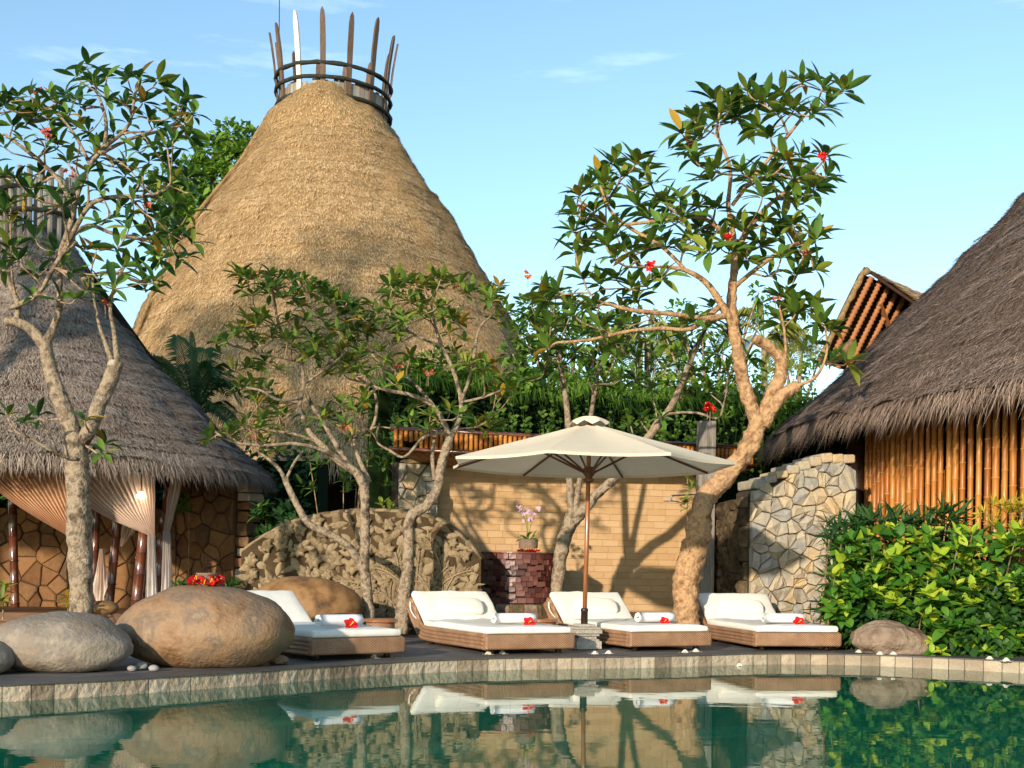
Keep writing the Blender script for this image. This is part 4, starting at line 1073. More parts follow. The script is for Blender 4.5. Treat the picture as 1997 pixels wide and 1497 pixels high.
# bamboo canopy over the yellow wall
cp = empty('bamboo_canopy', P(1080, 850, 18.5), 'bamboo canopy with slanting cane soffit above the yellow wall', 'canopy')
A, B = P(767, 840, 17.5), P(1470, 874, 19.5); zt = (A.z + B.z) / 2; A.z = B.z = zt
zb = zt - .27; n = 78; dirv = (B - A) / n
wa, wb = Vector((*sa_, 2.62)), Vector((*sb_, 2.62))
for i in range(n):
    c = A + dirv * (i + .5)
    if not (.30 < (c.x - A.x) and False):
        mb = MB(); bamboo(mb, (c.x, c.y, zb + (.12 if 2 <= i <= 4 else 0) + U(-.01, .01)), (c.x, c.y, zt + U(-.01, .01)), .030, 8, step=.4); mb.build('fascia_cane', [M['bamboo'], M['bamboo_node']], cp, smooth=True)
    e = wa + (wb - wa) * ((i + .5) / n) + Vector((.38, 0, 0)); e.z = 2.60
    mb = MB(); bamboo(mb, (c.x, c.y + .06, zb - .03), e, .028, 7, step=.5); mb.build('soffit_cane', [M['bamboo'], M['bamboo_node']], cp, smooth=True)
for zz, dy in ((zb - .005, -.045), (zt + .02, 0)):
    mb = MB(); mb.tube([A + Vector((-.05, dy, zz - zt)), B + Vector((.05, dy, zz - zt))], .035, 8); mb.build('edge_pole', M['bamboo_red'], cp, smooth=True)
mb = MB(); quad(mb, Vector((A.x, A.y + .1, zt - .01)), Vector((B.x, B.y + .1, zt - .01)), Vector((wb.x + .6, wb.y + .5, zt - .02)), Vector((wa.x, wa.y + .5, zt - .02)), -.05); mb.build('roof_panel', M['dark_stain'], cp)

# ------------------------------------------------------------------ carved relief wall
rv = empty('carved_wall', P(700, 1195, 16.7), 'arched stone wall carved with flowers and fronds', 'wall')
ra_, rb_ = (P(470, 1100, 16.9).x, 16.9), (P(938, 1100, 16.5).x, 16.5)
L7, pl7, n7, d7 = wall_place((*ra_, 0), (*rb_, 0), .085)
arch = [(470, 1075), (500, 1048), (560, 1018), (620, 1003), (700, 994), (780, 998), (850, 1012), (890, 1036), (918, 1064), (938, 1090)]
arch_uz = [((P(px, py, 16.7).x - ra_[0]) / d7.x, P(px, py, 16.7).z) for px, py in arch]
def atop(u):
    for (u0, z0), (u1, z1) in zip(arch_uz, arch_uz[1:]):
        if u <= u1: return z0 + (z1 - z0) * clamp((u - u0) / (u1 - u0), 0, 1)
    return arch_uz[-1][1]
backing(rv, (*ra_, 0), (*rb_, 0), .085, 0, .32, M['relief_crevice_shade'], name='slab', top=lambda u: atop(u) + .01)
def petal_pts(L_, w_, h_, n=5, bend=0, rib=True):
    vs, fs = [], []
    for i in range(n + 1):
        t = i / n; hw = w_ / 2 * math.sin(math.pi * (.06 + .92 * t ** .85)); cx_ = bend * t * t * L_
        lift = h_ * math.sin(math.pi * (.15 + .8 * t))
        for sx, k_ in ((-1, 0), (-.5, .9), (0, .62 if rib else 1), (.5, .9), (1, 0)):
            vs.append((cx_ + hw * sx, t * L_, max(.0, lift * k_)))
    fs = [(i * 5 + j, i * 5 + j + 1, i * 5 + j + 6, i * 5 + j + 5) for i in range(n) for j in range(4)]
    return vs, fs
def carve(name, parts, m=None):
    mb = MB()
    for vs, fs in parts:
        mb.add([pl7(x, y, z) for x, y, z in vs], fs)
    mb.build(name, m or M['relief'], rv, smooth=True)
def xf(pts, u, v, ang, dz=0):
    c_, s_ = math.cos(ang), math.sin(ang)
    return [(u + x * c_ - y * s_, v + x * s_ + y * c_, z + dz) for x, y, z in pts]
rr_ = random.Random(5)
def inside(u, v, mrg=.05): return .04 < u < L7 - .04 and .05 < v < atop(u) - .085 - mrg
placed = []
def free(u, v, r):
    for (a_, b_, c_) in placed:
        if math.hypot(a_ - u, b_ - v) < (r + c_): return False
    return True
und = []; tries = 0
while len(und) < 260 and tries < 20000:
    tries += 1
    u, v = rr_.uniform(.03, L7 - .03), rr_.uniform(.02, 1.75)
    if not inside(u, v, .0) or any(math.hypot(a_ - u, b_ - v) < .085 for a_, b_ in und): continue
    und.append((u, v)); an = rr_.uniform(0, 6.28); r = rr_.uniform(.075, .12)
    vs, fs = petal_pts(r * 2, r * rr_.uniform(.8, 1.2), .03 + rr_.uniform(0, .02), bend=rr_.uniform(-.4, .4))
    vs = [(x, min(y, atop(x) - .09), z) for x, y, z in xf(vs, u + math.sin(an) * r, v - math.cos(an) * r, an, rr_.uniform(-.004, .004))]
    carve('carved_leaf', [(vs, fs)])
nf = 0; tries = 0
while nf < 60 and tries < 5000:                                     # open flowers, denser left
    tries += 1
    u = rr_.uniform(.1, L7 - .1) if rr_.random() < .35 else rr_.uniform(.1, L7 * .62); v = rr_.uniform(.1, 1.7); r = rr_.uniform(.07, .135)
    if not inside(u, v, r * .6) or not free(u, v, r * .82): continue
    placed.append((u, v, r * .82)); nf += 1; parts = []; ph = rr_.uniform(0, 6); np_ = rr_.choice((5, 6, 6, 7))
    for k in range(np_):
        vs, fs = petal_pts(r, r * .80, .05 + rr_.uniform(0, .02), bend=rr_.uniform(-.25, .25)); parts.append((xf(vs, u, v, ph + 2 * math.pi * k / np_, .03 + rr_.uniform(0, .012)), fs))
    cv = [(u + .028 * math.cos(q), v + .028 * math.sin(q), .06) for q in [math.pi * i / 4 for i in range(8)]] + [(u, v, .105)]
    parts.append((cv, [(i, (i + 1) % 8, 8) for i in range(8)]))
    carve('carved_flower', parts)
for k in range(18):                                                 # arching fronds, right half
    u0 = L7 * rr_.uniform(.60, .97); ang0 = rr_.uniform(-.7, .8); parts = []; Ls = rr_.uniform(.5, .95); cur = rr_.uniform(-.9, .9)
    u, v, an = u0, rr_.uniform(.10, .55), ang0; line = []
    for i in range(18):
        if not inside(u, v, .03): break
        line.append((u, v)); u += -math.sin(an) * Ls / 17; v += math.cos(an) * Ls / 17; an += cur / 17 * 1.6
    if len(line) < 6: continue
    mbv = [pl7(a_, b_, .05) for a_, b_ in line]; mb = MB(); mb.tube(mbv, [.014] * len(mbv), 6)
    stem = mb.build('carved_stem', M['relief'], rv, smooth=True)
    for i in range(1, len(line) - 1):
        for sd in (-1, 1):
            dx, dy = line[i + 1][0] - line[i][0], line[i + 1][1] - line[i][1]; a_ = math.atan2(-dx, dy) + sd * .75
            vs, fs = petal_pts(rr_.uniform(.10, .16), .038, .045, n=4, bend=sd * .2); parts.append((xf(vs, line[i][0], line[i][1], a_, .008), fs))
    carve('carved_frond', parts); 
    for q in line[::3]: placed.append((q[0], q[1], .05))
nl = 0; tries = 0
while nl < 35 and tries < 3000:                                    # leaves fill the rest
    tries += 1
    u, v = rr_.uniform(.05, L7 - .05), rr_.uniform(.06, 1.75); r = rr_.uniform(.035, .07)
    if not inside(u, v, .04) or not free(u, v, r * .55): continue
    placed.append((u, v, r * .55)); nl += 1
    vs, fs = petal_pts(r * 2.3, r * 1.25, .038 + rr_.uniform(0, .02), bend=rr_.uniform(-.4, .4)); an = rr_.uniform(0, 6.28)
    carve('carved_leaf', [(xf(vs, u + math.sin(an) * r, v - math.cos(an) * r, an), fs)])
for k in range(16):                                                 # rim stones of the arch
    u0, u1 = L7 * k / 16, L7 * (k + 1) / 16; q0, q1 = pl7(u0, atop(u0) - .085, .02), pl7(u1, atop(u1) - .085, .02)
    mb = MB(); mb.tube([q0 + n7 * -.16, (q0 + q1) / 2 + n7 * -.16 + Vector((0, 0, .006)), q1 + n7 * -.16], [.155, .16, .155], 8, flat=.25); mb.build('rim_stone', M['relief'], rv, smooth=True)

# ------------------------------------------------------------------ wooden block counter with orchid
cc = Vector((P(1009, 1100, 17.9).x, 17.9, 0)); CR = S(154, 17.9) / 2
zt_, zb_ = P(1009, 1076, 17.4).z, P(1009, 1176, 17.4).z
ct = empty('block_counter', (cc.x, cc.y, .085), 'round counter clad in dark mahogany blocks', 'counter')
mb = MB(); mb.lathe((cc.x, cc.y, 0), [(CR - .02, zb_), (CR - .02, zt_ - .01), (0, zt_ - .01)], 48); mb.build('core', M['block_gap'], ct)
mb = MB(); mb.lathe((cc.x, cc.y, 0), [(0, zt_), (CR + .02, zt_), (CR + .02, zt_ - .022), (CR - .02, zt_ - .022)], 48); mb.build('counter_top', M['block'], ct)
zz = zb_; rowi = 0
rows = 9; rh = (zt_ - .024 - zb_) / rows
for j in range(rows):
    a = R(172) + U(0, .1)
    while a < R(368):
        w_ = random.choice((.07, .09, .11, .13)) / CR; dpt = U(.012, .045); r0_, r1_ = CR - .03, CR + dpt - .02
        z0, z1 = zb_ + j * rh + .003, zb_ + (j + 1) * rh - .003
        hj = random.choice((0, 0, 0, .02, -.02)) if 0 < j < rows - 1 else 0
        vs = []
        for r__ in (r0_, r1_):
            for z in (z0 + hj, z1 + hj):
                for aa in (a + .006, a + w_ - .006): vs.append(cc + Vector((r__ * math.cos(aa), r__ * math.sin(aa), z)))
        mb = MB(); mb.add(vs, [(4, 5, 7, 6), (0, 1, 5, 4), (2, 6, 7, 3), (0, 4, 6, 2), (1, 3, 7, 5)]); mb.build('wood_block', M['block'], ct)
        a += w_
for k in range(11):
    a = R(185 + 170 * k / 10); mb = MB(); mb.rbox((cc.x + (CR + .03) * math.cos(a), cc.y + (CR + .03) * math.sin(a), (.085 + zb_) / 2 - .01), (.22, .20, zb_ - .10), .04, Matrix.Rotation(a + math.pi / 2, 3, 'Z'), n=2, fn=lambda v: v + v.normalized() * .03 * mn.noise(v * 9 + Vector((k, 3, 0)))); mb.build('base_stone', M['mossy_shade' if k % 2 else 'rock'], ct)
oc = Vector((P(1030, 1072, 17.6).x, 17.6, zt_))
op = empty('orchid_pot', oc, 'clay pot of lilac orchids on the mahogany block counter', 'potted plant')
mb = MB(); mb.lathe(oc, [(0, 0.002), (.115, .002), (.135, .03), (.14, .16), (.12, .19), (.10, .19), (.10, .16), (0, .16)], 20); mb.build('pot', M['clay'], op, smooth=True)
ol = []
for k in range(9): rosette(ol, oc + Vector((U(-.04, .04), U(-.04, .04), .18)), Vector((U(-.5, .5), U(-.5, .5), 1)), .17, 1, keysel(('a', 1)), .5, 1.4)
place_leaves(op, ol)
for dx, hh in ((-.08, .46), (.07, .40), (-.02, .36)):
    pts = [oc + Vector((0, 0, .16)), oc + Vector((dx * .5, -.02, .16 + hh * .6)), oc + Vector((dx * 1.5, -.05, .16 + hh))]
    mb = MB(); mb.tube([Vector(q) for q in catmull([tuple(p) for p in pts], 5)], .005, 5); mb.build('flower_stem', M['leaf_a'], op)
    for k in range(6):
        inst('orchid_bloom', FL_LILAC, Matrix.Translation(pts[2] + Vector((U(-.07, .07), U(-.05, .02), U(-.10, .07)))) @ Matrix.Rotation(U(0, 6), 4, 'Z') @ Matrix.Rotation(U(.8, 1.6), 4, 'X'), op)
for k in range(16):
    a = U(math.pi, 2 * math.pi); r_ = U(.14, .20)
    o = inst('red_blossom', FL_RED, Matrix.Translation(oc + Vector((r_ * math.cos(a), r_ * math.sin(a), .012))) @ Matrix.Rotation(U(0, 6), 4, 'Z') @ Matrix.Rotation(U(.0, .5), 4, 'X') @ Matrix.Scale(.62, 4), op)

# ------------------------------------------------------------------ grey post with shower
po = P(1374, 1100, 18.6); pw = S(33, 18.6)
sp_ = empty('shower_post', (po.x, po.y, .085), 'grey weathered timber post carrying a chrome shower', 'shower')
mb = MB(); top = P(1374, 822, 18.6).z; mb.rbox((po.x, po.y, (.085 + top) / 2), (pw, pw, top - .085), .012, n=2); mb.build('post', M['grey_wood'], sp_)
sh0 = P(1357, 964, 18.4); sh1 = P(1309, 966, 17.9)
mb = MB(); mb.tube([sh0 + Vector((.05, .06, 0)), sh0, sh1 + Vector((.02, 0, .0)), sh1 + Vector((0, 0, -.015)), sh1 + Vector((0, 0, -.07))], .013, 8); mb.build('shower_arm', M['chrome'], sp_, smooth=True)
mb = MB(); mb.lathe(sh1 + Vector((0, 0, -.085)), [(0, .02), (.02, .02), (.03, .008), (.12, .004), (.12, -.006), (0, -.006)], 20); mb.build('shower_head', M['chrome'], sp_, smooth=True)
mb = MB(); mb.lathe(sh0 + Vector((.035, 0, 0)), [(0, .03), (.03, .02), (.03, -.02), (0, -.03)], 10); mb.build('flange', M['chrome'], sp_, smooth=True)

# ------------------------------------------------------------------ boulders
def boulder(name, c, size, m, label, seed, group=None, amp=.05, top=0, fl=.78, cat='boulder'):
    mb = MB(); nu, nv = 40, 24; vs = [Vector((0, 0, -1))]
    for j in range(1, nv):
        ph = -math.pi / 2 + math.pi * j / nv
        for i in range(nu):
            th = 2 * math.pi * i / nu; vs.append(Vector((math.cos(ph) * math.cos(th), math.cos(ph) * math.sin(th), math.sin(ph))))
    vs.append(Vector((0, 0, 1)))
    out = []
    for v in vs:
        k_ = 1 + amp * mn.fractal(v * 1.1 + Vector((seed, 0, 0)), 1, 2, 3)
        z = v.z * k_
        if z < -fl: z = -fl + (z + fl) * .15
        out.append((c[0] + v.x * k_ * size[0], c[1] + v.y * k_ * size[1], c[2] + (z + fl) * size[2]))
    fs = [(0, 1 + (i + 1) % nu, 1 + i) for i in range(nu)]
    for j in range(nv - 2):
        for i in range(nu):
            a_ = 1 + j * nu + i; b_ = 1 + j * nu + (i + 1) % nu; fs.append((a_, b_, b_ + nu, a_ + nu))
    l_ = 1 + (nv - 2) * nu
    fs += [(l_ + i, l_ + (i + 1) % nu, len(vs) - 1) for i in range(nu)]
    mb.add(out, fs)
    return tag(mb.build(name, m, smooth=True), label, cat, group)
ZD = .1272
bc = P(398, 1250, 10.95)
boulder('boulder', (bc.x, 10.95, ZD), (S(337, 10.95) / 2 * 1.02, .58, .395), M['granite'], 'largest smooth brown boulder, red flowers on its top, at the pool edge', 2.0, amp=.09, fl=.82)
bc2 = P(122, 1260, 10.3)
boulder('boulder', (bc2.x, 10.25, ZD), (S(280, 10.3) / 2, .48, .268), M['granite_grey'], 'greyish flat boulder at the far left of the pool edge', 7.0, amp=.10, fl=.80)
bc3 = P(594, 1200, 15.3)
boulder('boulder', (bc3.x, 15.35, .1272), (S(228, 15.35) / 2, .5, .43), M['granite_dark'], 'brown boulder with black stains behind the leftmost lounger', 12.0, amp=.05, fl=.8)
bc4 = P(205, 1190, 16.0)
boulder('boulder', (bc4.x, 15.9, .37), (.21, .2, .10), M['granite_dark'], 'small brown boulder at the foot of a red bamboo post', 15.0, amp=.06, fl=.8)
boulder('boulder', (P(-25, 1280, 9.7).x - .12, 9.75, ZD), (.30, .3, .16), M['granite_grey'], 'partly hidden dark boulder cut by the left picture edge', 18.0, amp=.06)
bc5 = P(1735, 1260, 14.1)
boulder('garden_rock', (bc5.x, 14.05, .085), (S(150, 14.1) / 2, .30, .23), M['rock'], 'rough brown rock under the lime green shrub', 21.0, amp=.22, fl=.75, cat='rock')
for i, (px, py, r_) in enumerate(((257, 1303, .035), (276, 1300, .05), (300, 1303, .04))):
    c = G(px, py + 5, ZD); boulder('pebble', (c.x, c.y, ZD), (r_ * 1.1, r_, r_ * .72), M['pebble'], ('smallest leftmost grey pebble between the two boulders', 'roundest middle grey pebble between the two boulders', 'flat grey pebble touching the brown boulder side')[i], 30 + i, group='pebbles between the boulders', cat='pebble', amp=.08)
c = G(545, 1296, ZD); boulder('wedge_stone', (c.x - .03, c.y + .08, ZD), (.10, .09, .05), M['granite'], 'small wedge stone under the right end of the largest boulder', 41, cat='stone', amp=.15)
# offering pot on the big boulder
tp_ = Vector((P(402, 1160, 10.95).x, 10.98, .1272 + .395 * 1.80))
urn = empty('offering_bowl', tp_, 'brown bowl ringed with red flowers on the largest boulder', 'bowl')
mb = MB(); mb.lathe(tp_ + Vector((0, 0, -.03)), [(0, 0), (.05, 0), (.085, .05), (.085, .11), (.098, .13), (.098, .14), (.08, .14), (.075, .1), (0, .1)], 20); mb.build('bowl', M['clay'], urn, smooth=True)
for k in range(14):
    a = U(math.pi * .9, 2.1 * math.pi); r_ = U(.09, .14)
    inst('red_blossom', FL_RED, Matrix.Translation(tp_ + Vector((r_ * math.cos(a), r_ * math.sin(a), U(.0, .05)))) @ Matrix.Rotation(U(0, 6), 4, 'Z') @ Matrix.Rotation(U(.2, 1.3), 4, 'X') @ Matrix.Scale(.75, 4), urn)
for k in range(4):
    mb = MB(); mb.tube([tp_ + Vector((-.02 + .015 * k, 0, .05)), tp_ + Vector((-.05 + .035 * k, 0, .28))], .0016, 4); mb.build('incense_stick', M['hair'], urn)

# ------------------------------------------------------------------ loungers
def make_lounger(label, W=1.02):
    root = empty('sun_lounger', (0, 0, 0), label, 'sun lounger', 'sun loungers in a curved row on the deck')
    def part(mb, name, m, smooth=False): return mb.build(name, m, root, smooth, world=False)
    z0, z1 = .055, .225
    mb = MB(); mb.rbox((W / 2, .035, (z0 + z1) / 2), (W, .07, z1 - z0), .03, n=3); part(mb, 'front_panel', M['wicker'], True)
    mb = MB(); mb.box((W / 2, .85, .19), (W - .06, 1.62, .05)); part(mb, 'bed_base', M['wicker'])
    H0, HB, HT = 1.62, (2.02, .56), None
    for sx, nm in ((.03, 'left'), (W - .03, 'right')):
        mb = MB()
        for k in range(4):
            off = -.064 + k * .043
            path = [(sx, .04, .14 + off), (sx, .7, .14 + off), (sx, 1.45, .14 + off), (sx, 1.70 - off * .35, .175 + off), (sx, 1.88 - off * .8, .33 + off * .7), (sx, 2.06 - off * 1.0, .52 + off * .6)]
            mb.tube([Vector(q) for q in catmull(path, 6)], .027, 8)
        part(mb, 'side_panel', M['wicker'], True)
    mb = MB(); Mb = Matrix.Rotation(R(42), 3, 'X'); mb.box((W / 2, 1.86, .37), (W - .05, .56, .05), Mb); part(mb, 'back_panel', M['wicker'])
    for x in (.13, W - .13):
        for y in (.13, 1.62):
            mb = MB(); mb.tube([(x, y, 0.0), (x, y, .07)], .032, 10); part(mb, 'leg', M['dark_metal'], True)
    sd = U(0, 50)
    def wr(v):
        v = v.copy(); crown = (1 - (v.x / (W / 2)) ** 2) * .012
        if v.z > 0: v.z += crown + .022 * mn.fractal(v * 3.4 + Vector((sd, 0, 0)), 1, 2, 3)
        v.x += .006 * mn.noise(v * 5 + Vector((0, sd, 0)))
        return v
    mb = MB(); mb.rbox((W / 2, .83, z1 + .04), (W - .05, 1.60, .078), .032, n=3, fn=wr); cu = part(mb, 'mattress', M['cushion'], True)
    Mb = Matrix.Rotation(R(41), 3, 'X')
    mb = MB(); mb.rbox((W / 2, 1.80, .435), (W - .07, .60, .085), .035, Mb, n=3, fn=wr); part(mb, 'back_cushion', M['cushion'], True)
    mb = MB(); mb.tube([Vector(q) for q in catmull([(-.01, 1.93, .52), (-.015, 1.90, .42), (.0, 1.80, .33), (.03, 1.74, .30)], 4)], .009, 6, flat=.5); part(mb, 'tie_strap', M['cushion'], True)
    return root
L_data = [((608, 1277), 11.55, 38, 'white-cushioned wicker lounger half hidden by the largest boulder'),
          ((947, 1265), 12.75, 25, 'white-cushioned wicker lounger before the carved wall, just left of the parasol base'),
          ((1229, 1258), 13.65, 22, 'white-cushioned wicker lounger crossed by the parasol pole'),
          ((1473, 1257), 14.1, 9, 'white-cushioned wicker lounger nearest the lime shrub')]
TOWEL_LABEL = ['rolled white towel on the lounger half hidden by the boulder', 'rolled white towel on the lounger before the carved wall', 'rolled white towel on the lounger crossed by the parasol pole', 'rolled white towel on the lounger nearest the lime shrub']
HIB_LABEL = ['red hibiscus against the towel of the boulder-side lounger', 'red hibiscus against the towel just left of the parasol base', 'red hibiscus against the towel just right of the parasol pole', 'red hibiscus against the towel nearest the lime shrub']
PIL_LABEL = [None, 'white head pillow on the lounger before the carved wall', 'white head pillow behind the parasol pole', 'white head pillow beside the gnarled golden trunk']
for i, ((px, py), Y, yaw, lab) in enumerate(L_data):
    lo = make_lounger(lab)
    p = P(px, py, Y); lo.location = (p.x, Y, ZD - .004); lo.rotation_euler = (0, 0, R(yaw)); lo.scale = (1.04, 1.16, .95)
    Lm = lo.matrix_basis.copy()
    # towel roll: a spiral sheet
    tw_ = MB(); TL = .46; turns = 3.2; n = 46; ra0, ra1 = .012, .062; prof = []
    for k in range(n + 1):
        t = k / n; a = 2 * math.pi * turns * t - .6; r_ = ra0 + (ra1 - ra0) * t; prof.append((r_ * math.cos(a), r_ * math.sin(a), a))
    vs = []; nx = 6
    for k, (y, z, a) in enumerate(prof):
        for inn in (0, 1):
            dr = -.0062 if inn else .0062
            for q in range(nx + 1):
                x = -TL / 2 + TL * q / nx + (.006 * math.sin(k * 1.7) if q in (0, nx) else 0)
                vs.append((x, y + dr * math.cos(a), z + dr * math.sin(a)))
    st_ = nx + 1; fs = []
    for k in range(n):
        for inn in (0, 1):
            b0 = (k * 2 + inn) * st_; b1 = ((k + 1) * 2 + inn) * st_
            for q in range(nx):
                f_ = (b0 + q, b0 + q + 1, b1 + q + 1, b1 + q); fs.append(f_ if inn == 0 else tuple(reversed(f_)))
        for q in (0, nx):
            fs.append((k * 2 * st_ + q, (k * 2 + 1) * st_ + q, ((k + 1) * 2 + 1) * st_ + q, (k + 1) * 2 * st_ + q))
    fs.append(tuple([(n * 2) * st_ + q for q in range(st_)] + [(n * 2 + 1) * st_ + q for q in reversed(range(st_))]))
    tw_.add(vs, fs)
    t_ob = tw_.build('towel_roll', M['towel'], smooth=True, recenter=False)
    tag(t_ob, TOWEL_LABEL[i], 'towel', 'rolled towels on the loungers')
    t_ob.matrix_basis = Lm @ Matrix.Translation((.50 + U(-.04, .04), .34 + U(-.03, .04), .392)) @ Matrix.Rotation(U(-.12, .12), 4, 'Z')
    hb = inst('hibiscus', FL_RED, Lm @ Matrix.Translation((.54 + U(-.05, .07), .225, .335)) @ Matrix.Rotation(R(62), 4, 'X') @ Matrix.Rotation(U(0, 6), 4, 'Z') @ Matrix.Scale(U(.8, 1.05), 4))
    tag(hb, HIB_LABEL[i], 'flower', 'red hibiscus on the towels')
    if PIL_LABEL[i]:
        mb = MB(); mb.rbox((0, 0, 0), (.60, .24, .10), .048, n=4, fn=lambda v: Vector((v.x * (1 - .10 * abs(v.y) / .12), v.y * (1 - .08 * abs(v.x) / .3), v.z * (1.15 - .5 * (v.x / .32) ** 4))))
        pi_ = mb.build('pillow', M['cushion'], smooth=True, recenter=False)
        tag(pi_, PIL_LABEL[i], 'pillow', 'head pillows on the loungers')
        pi_.matrix_basis = Lm @ Matrix.Translation((.51, 1.70, .47)) @ Matrix.Rotation(R(43), 4, 'X')
# side tables
for (px, py, Y, lab) in ((742, 1238, 14.1, 'dark low side table between the two leftmost loungers'), (1058, 1228, 15.0, 'dark low side table left of the lounger behind the parasol pole')):
    c = P(px, py, Y); st = empty('side_table', (c.x, Y, ZD), lab, 'side table', 'low side tables between the loungers')
    top = P(px, 1206, Y).z
    mb = MB(); mb.lathe((c.x, Y, 0), [(0, top), (.19, top), (.20, top - .012), (.20, top - .035), (.17, top - .045), (0, top - .045)], 26); mb.build('table_top', M['pole_wood'], st, smooth=False)
    mb = MB(); mb.lathe((c.x, Y, 0), [(.165, top - .045), (.16, (top + ZD) / 2), (.17, ZD)], 26); mb.build('wicker_drum', M['wicker'], st, smooth=True)

# ------------------------------------------------------------------ parasol
ub = G(1140, 1266, ZD); UX, UY = ub.x, ub.y + .12
um = empty('parasol', (UX, UY, ZD), 'cream canvas parasol with wooden pole on a carved stone base', 'parasol')
RIM = S(552, UY) / 2 * 1.03; zr = P(1143, 905, UY).z; za = P(1145, 824, UY).z
lean = Vector((.012, 0, 0))
def upt(r, a, z): return Vector((UX + .03 + r * math.cos(a), UY + r * math.sin(a), z))
a_off = R(-90 - 22.5 + 4)
rings, sub = 7, 6
for pk in range(8):
    mb = MB(); vs = []
    for j in range(rings + 1):
        t = .085 + .915 * j / rings
        for k in range(sub + 1):
            fr_ = k / sub; a = a_off + 2 * math.pi * (pk + fr_) / 8
            chord = math.cos(math.pi / 8) / math.cos((fr_ - .5) * math.pi / 4)
            sc_ = .030 * math.sin(math.pi * fr_) if j == rings else 0
            r_ = RIM * t * chord * (1 - sc_)
            z = za + (zr - za) * t - (.030 * math.sin(math.pi * t) + .016 * t) * math.sin(math.pi * fr_) + .006 * mn.noise(Vector((pk * 3.1 + fr_ * 2, t * 4, 0)))
            vs.append(upt(r_, a, z))
    n = sub + 1
    mb.add(vs, [(j * n + k, j * n + k + 1, (j + 1) * n + k + 1, (j + 1) * n + k) for j in range(rings) for k in range(sub)])
    hem = [Vector(v) + Vector((0, 0, -.03)) for v in vs[-n:]]
    mb.add(vs[-n:] + hem, [(k, k + 1, n + k + 1, n + k) for k in range(sub)])
    mb.build('canopy_panel', M['canvas'], um, smooth=True)
mb = MB(); vs = [upt(0, 0, za + .075)]
for j, (rr2, zz2) in enumerate(((.10, .065), (.18, .035), (.235, .0))):
    for k in range(32):
        a = a_off + 2 * math.pi * k / 32; vs.append(upt(rr2, a, za + zz2 - (.0 if j < 2 else .018 - .022 * math.cos(8 * (a - a_off)))))
mb.add(vs, [(0, 1 + k, 1 + (k + 1) % 32) for k in range(32)] + [(1 + j * 32 + k, 1 + j * 32 + (k + 1) % 32, 1 + (j + 1) * 32 + (k + 1) % 32, 1 + (j + 1) * 32 + k) for j in range(2) for k in range(32)])
mb.build('vent_cap', M['canvas'], um, smooth=True)
hubz = zr - .10
for k in range(8):
    a = a_off + 2 * math.pi * k / 8
    mb = MB(); mb.tube([upt(.05, a, za - .04), upt(RIM * .5, a, (za + zr) / 2 - .03), upt(RIM * .985, a, zr - .022)], .014, 6); mb.build('rib', M['rib_wood'], um)
    mb = MB(); mb.tube([upt(.05, a, hubz), upt(RIM * .45, a, za + (zr - za) * .45 - .02)], .013, 6); mb.build('strut', M['rib_wood'], um)
mb = MB(); mb.lathe((UX + .03, UY, hubz), [(0, .07), (.05, .07), (.075, .04), (.075, .0), (.045, -.04), (.04, -.06), (.06, -.07), (.06, -.10), (.03, -.11)], 16); mb.build('hub', M['rib_wood'], um, smooth=True)
zbase = P(1140, 1216, UY).z
mb = MB(); mb.tube([(UX, UY, zbase + .02), (UX + .015, UY, 1.3), (UX + .03, UY, za + .04)], .026, 14); mb.build('pole', M['pole_wood'], um, smooth=True)
mb = MB(); mb.lathe((UX, UY, 0), [(.034, zbase - .01), (.040, zbase), (.040, zbase + .14), (.044, zbase + .145), (.044, zbase + .17), (.028, zbase + .18)], 14); mb.build('sleeve', M['dark_metal'], um, smooth=True)
hb_ = zbase - ZD
mb = MB()
for (w0, z0, z1) in ((.31, 0, .33), (.27, .33, .40), (.22, .40, .52), (.27, .52, .62), (.32, .62, .78), (.29, .78, .88), (.20, .88, 1.0)):
    mb.rbox((UX, UY, ZD + hb_ * (z0 + z1) / 2), (w0, w0, hb_ * (z1 - z0) - .001), .008, Matrix.Rotation(R(20), 3, 'Z'), n=2)
mb.build('stone_base', M['white_stone'], um)

# ------------------------------------------------------------------ fallen flowers
fl = [(730, 1282), (752, 1280), (953, 1275), (980, 1274), (1160, 1275), (1187, 1274), (1336, 1272), (1357, 1270), (1675, 1272), (1742, 1276), (1716, 1276), (1930, 1285), (1962, 1288)]
fl_lab = ['left white blossom of the pair before the lounger beside the boulder', 'right white blossom of the pair before the lounger beside the boulder',
          'left white blossom of the pair left of the parasol base', 'right white blossom of the pair left of the parasol base',
          'left white blossom of the pair right of the parasol base', 'right white blossom of the pair right of the parasol base',
          'left white blossom of the pair before the lounger crossed by the pole', 'right white blossom of the pair before the lounger crossed by the pole',
          'lone white blossom left of the garden rock', 'white blossom at the right foot of the garden rock', 'white blossom at the middle foot of the garden rock',
          'left white blossom of the pair under the shrub', 'right white blossom of the pair under the shrub']
for (px, py), lab in zip(fl, fl_lab):
    c = G(px, py, ZD); s_ = 1.35
    o = inst('fallen_blossom', FL_WHITE, Matrix.Translation((c.x, c.y, ZD + .034)) @ Matrix.Rotation(U(0, 6), 4, 'Z') @ Matrix.Rotation(math.pi, 4, 'X') @ Matrix.Scale(s_, 4)); tag(o, lab, 'flower', 'white blossoms laid on the pool border')
c = G(1440, 1298, .001); o = inst('floating_blossom', FL_WHITE, Matrix.Translation((c.x, c.y - .05, .035)) @ Matrix.Rotation(math.pi, 4, 'X') @ Matrix.Scale(1.2, 4)); tag(o, 'single blossom floating on the water by the coping', 'flower')

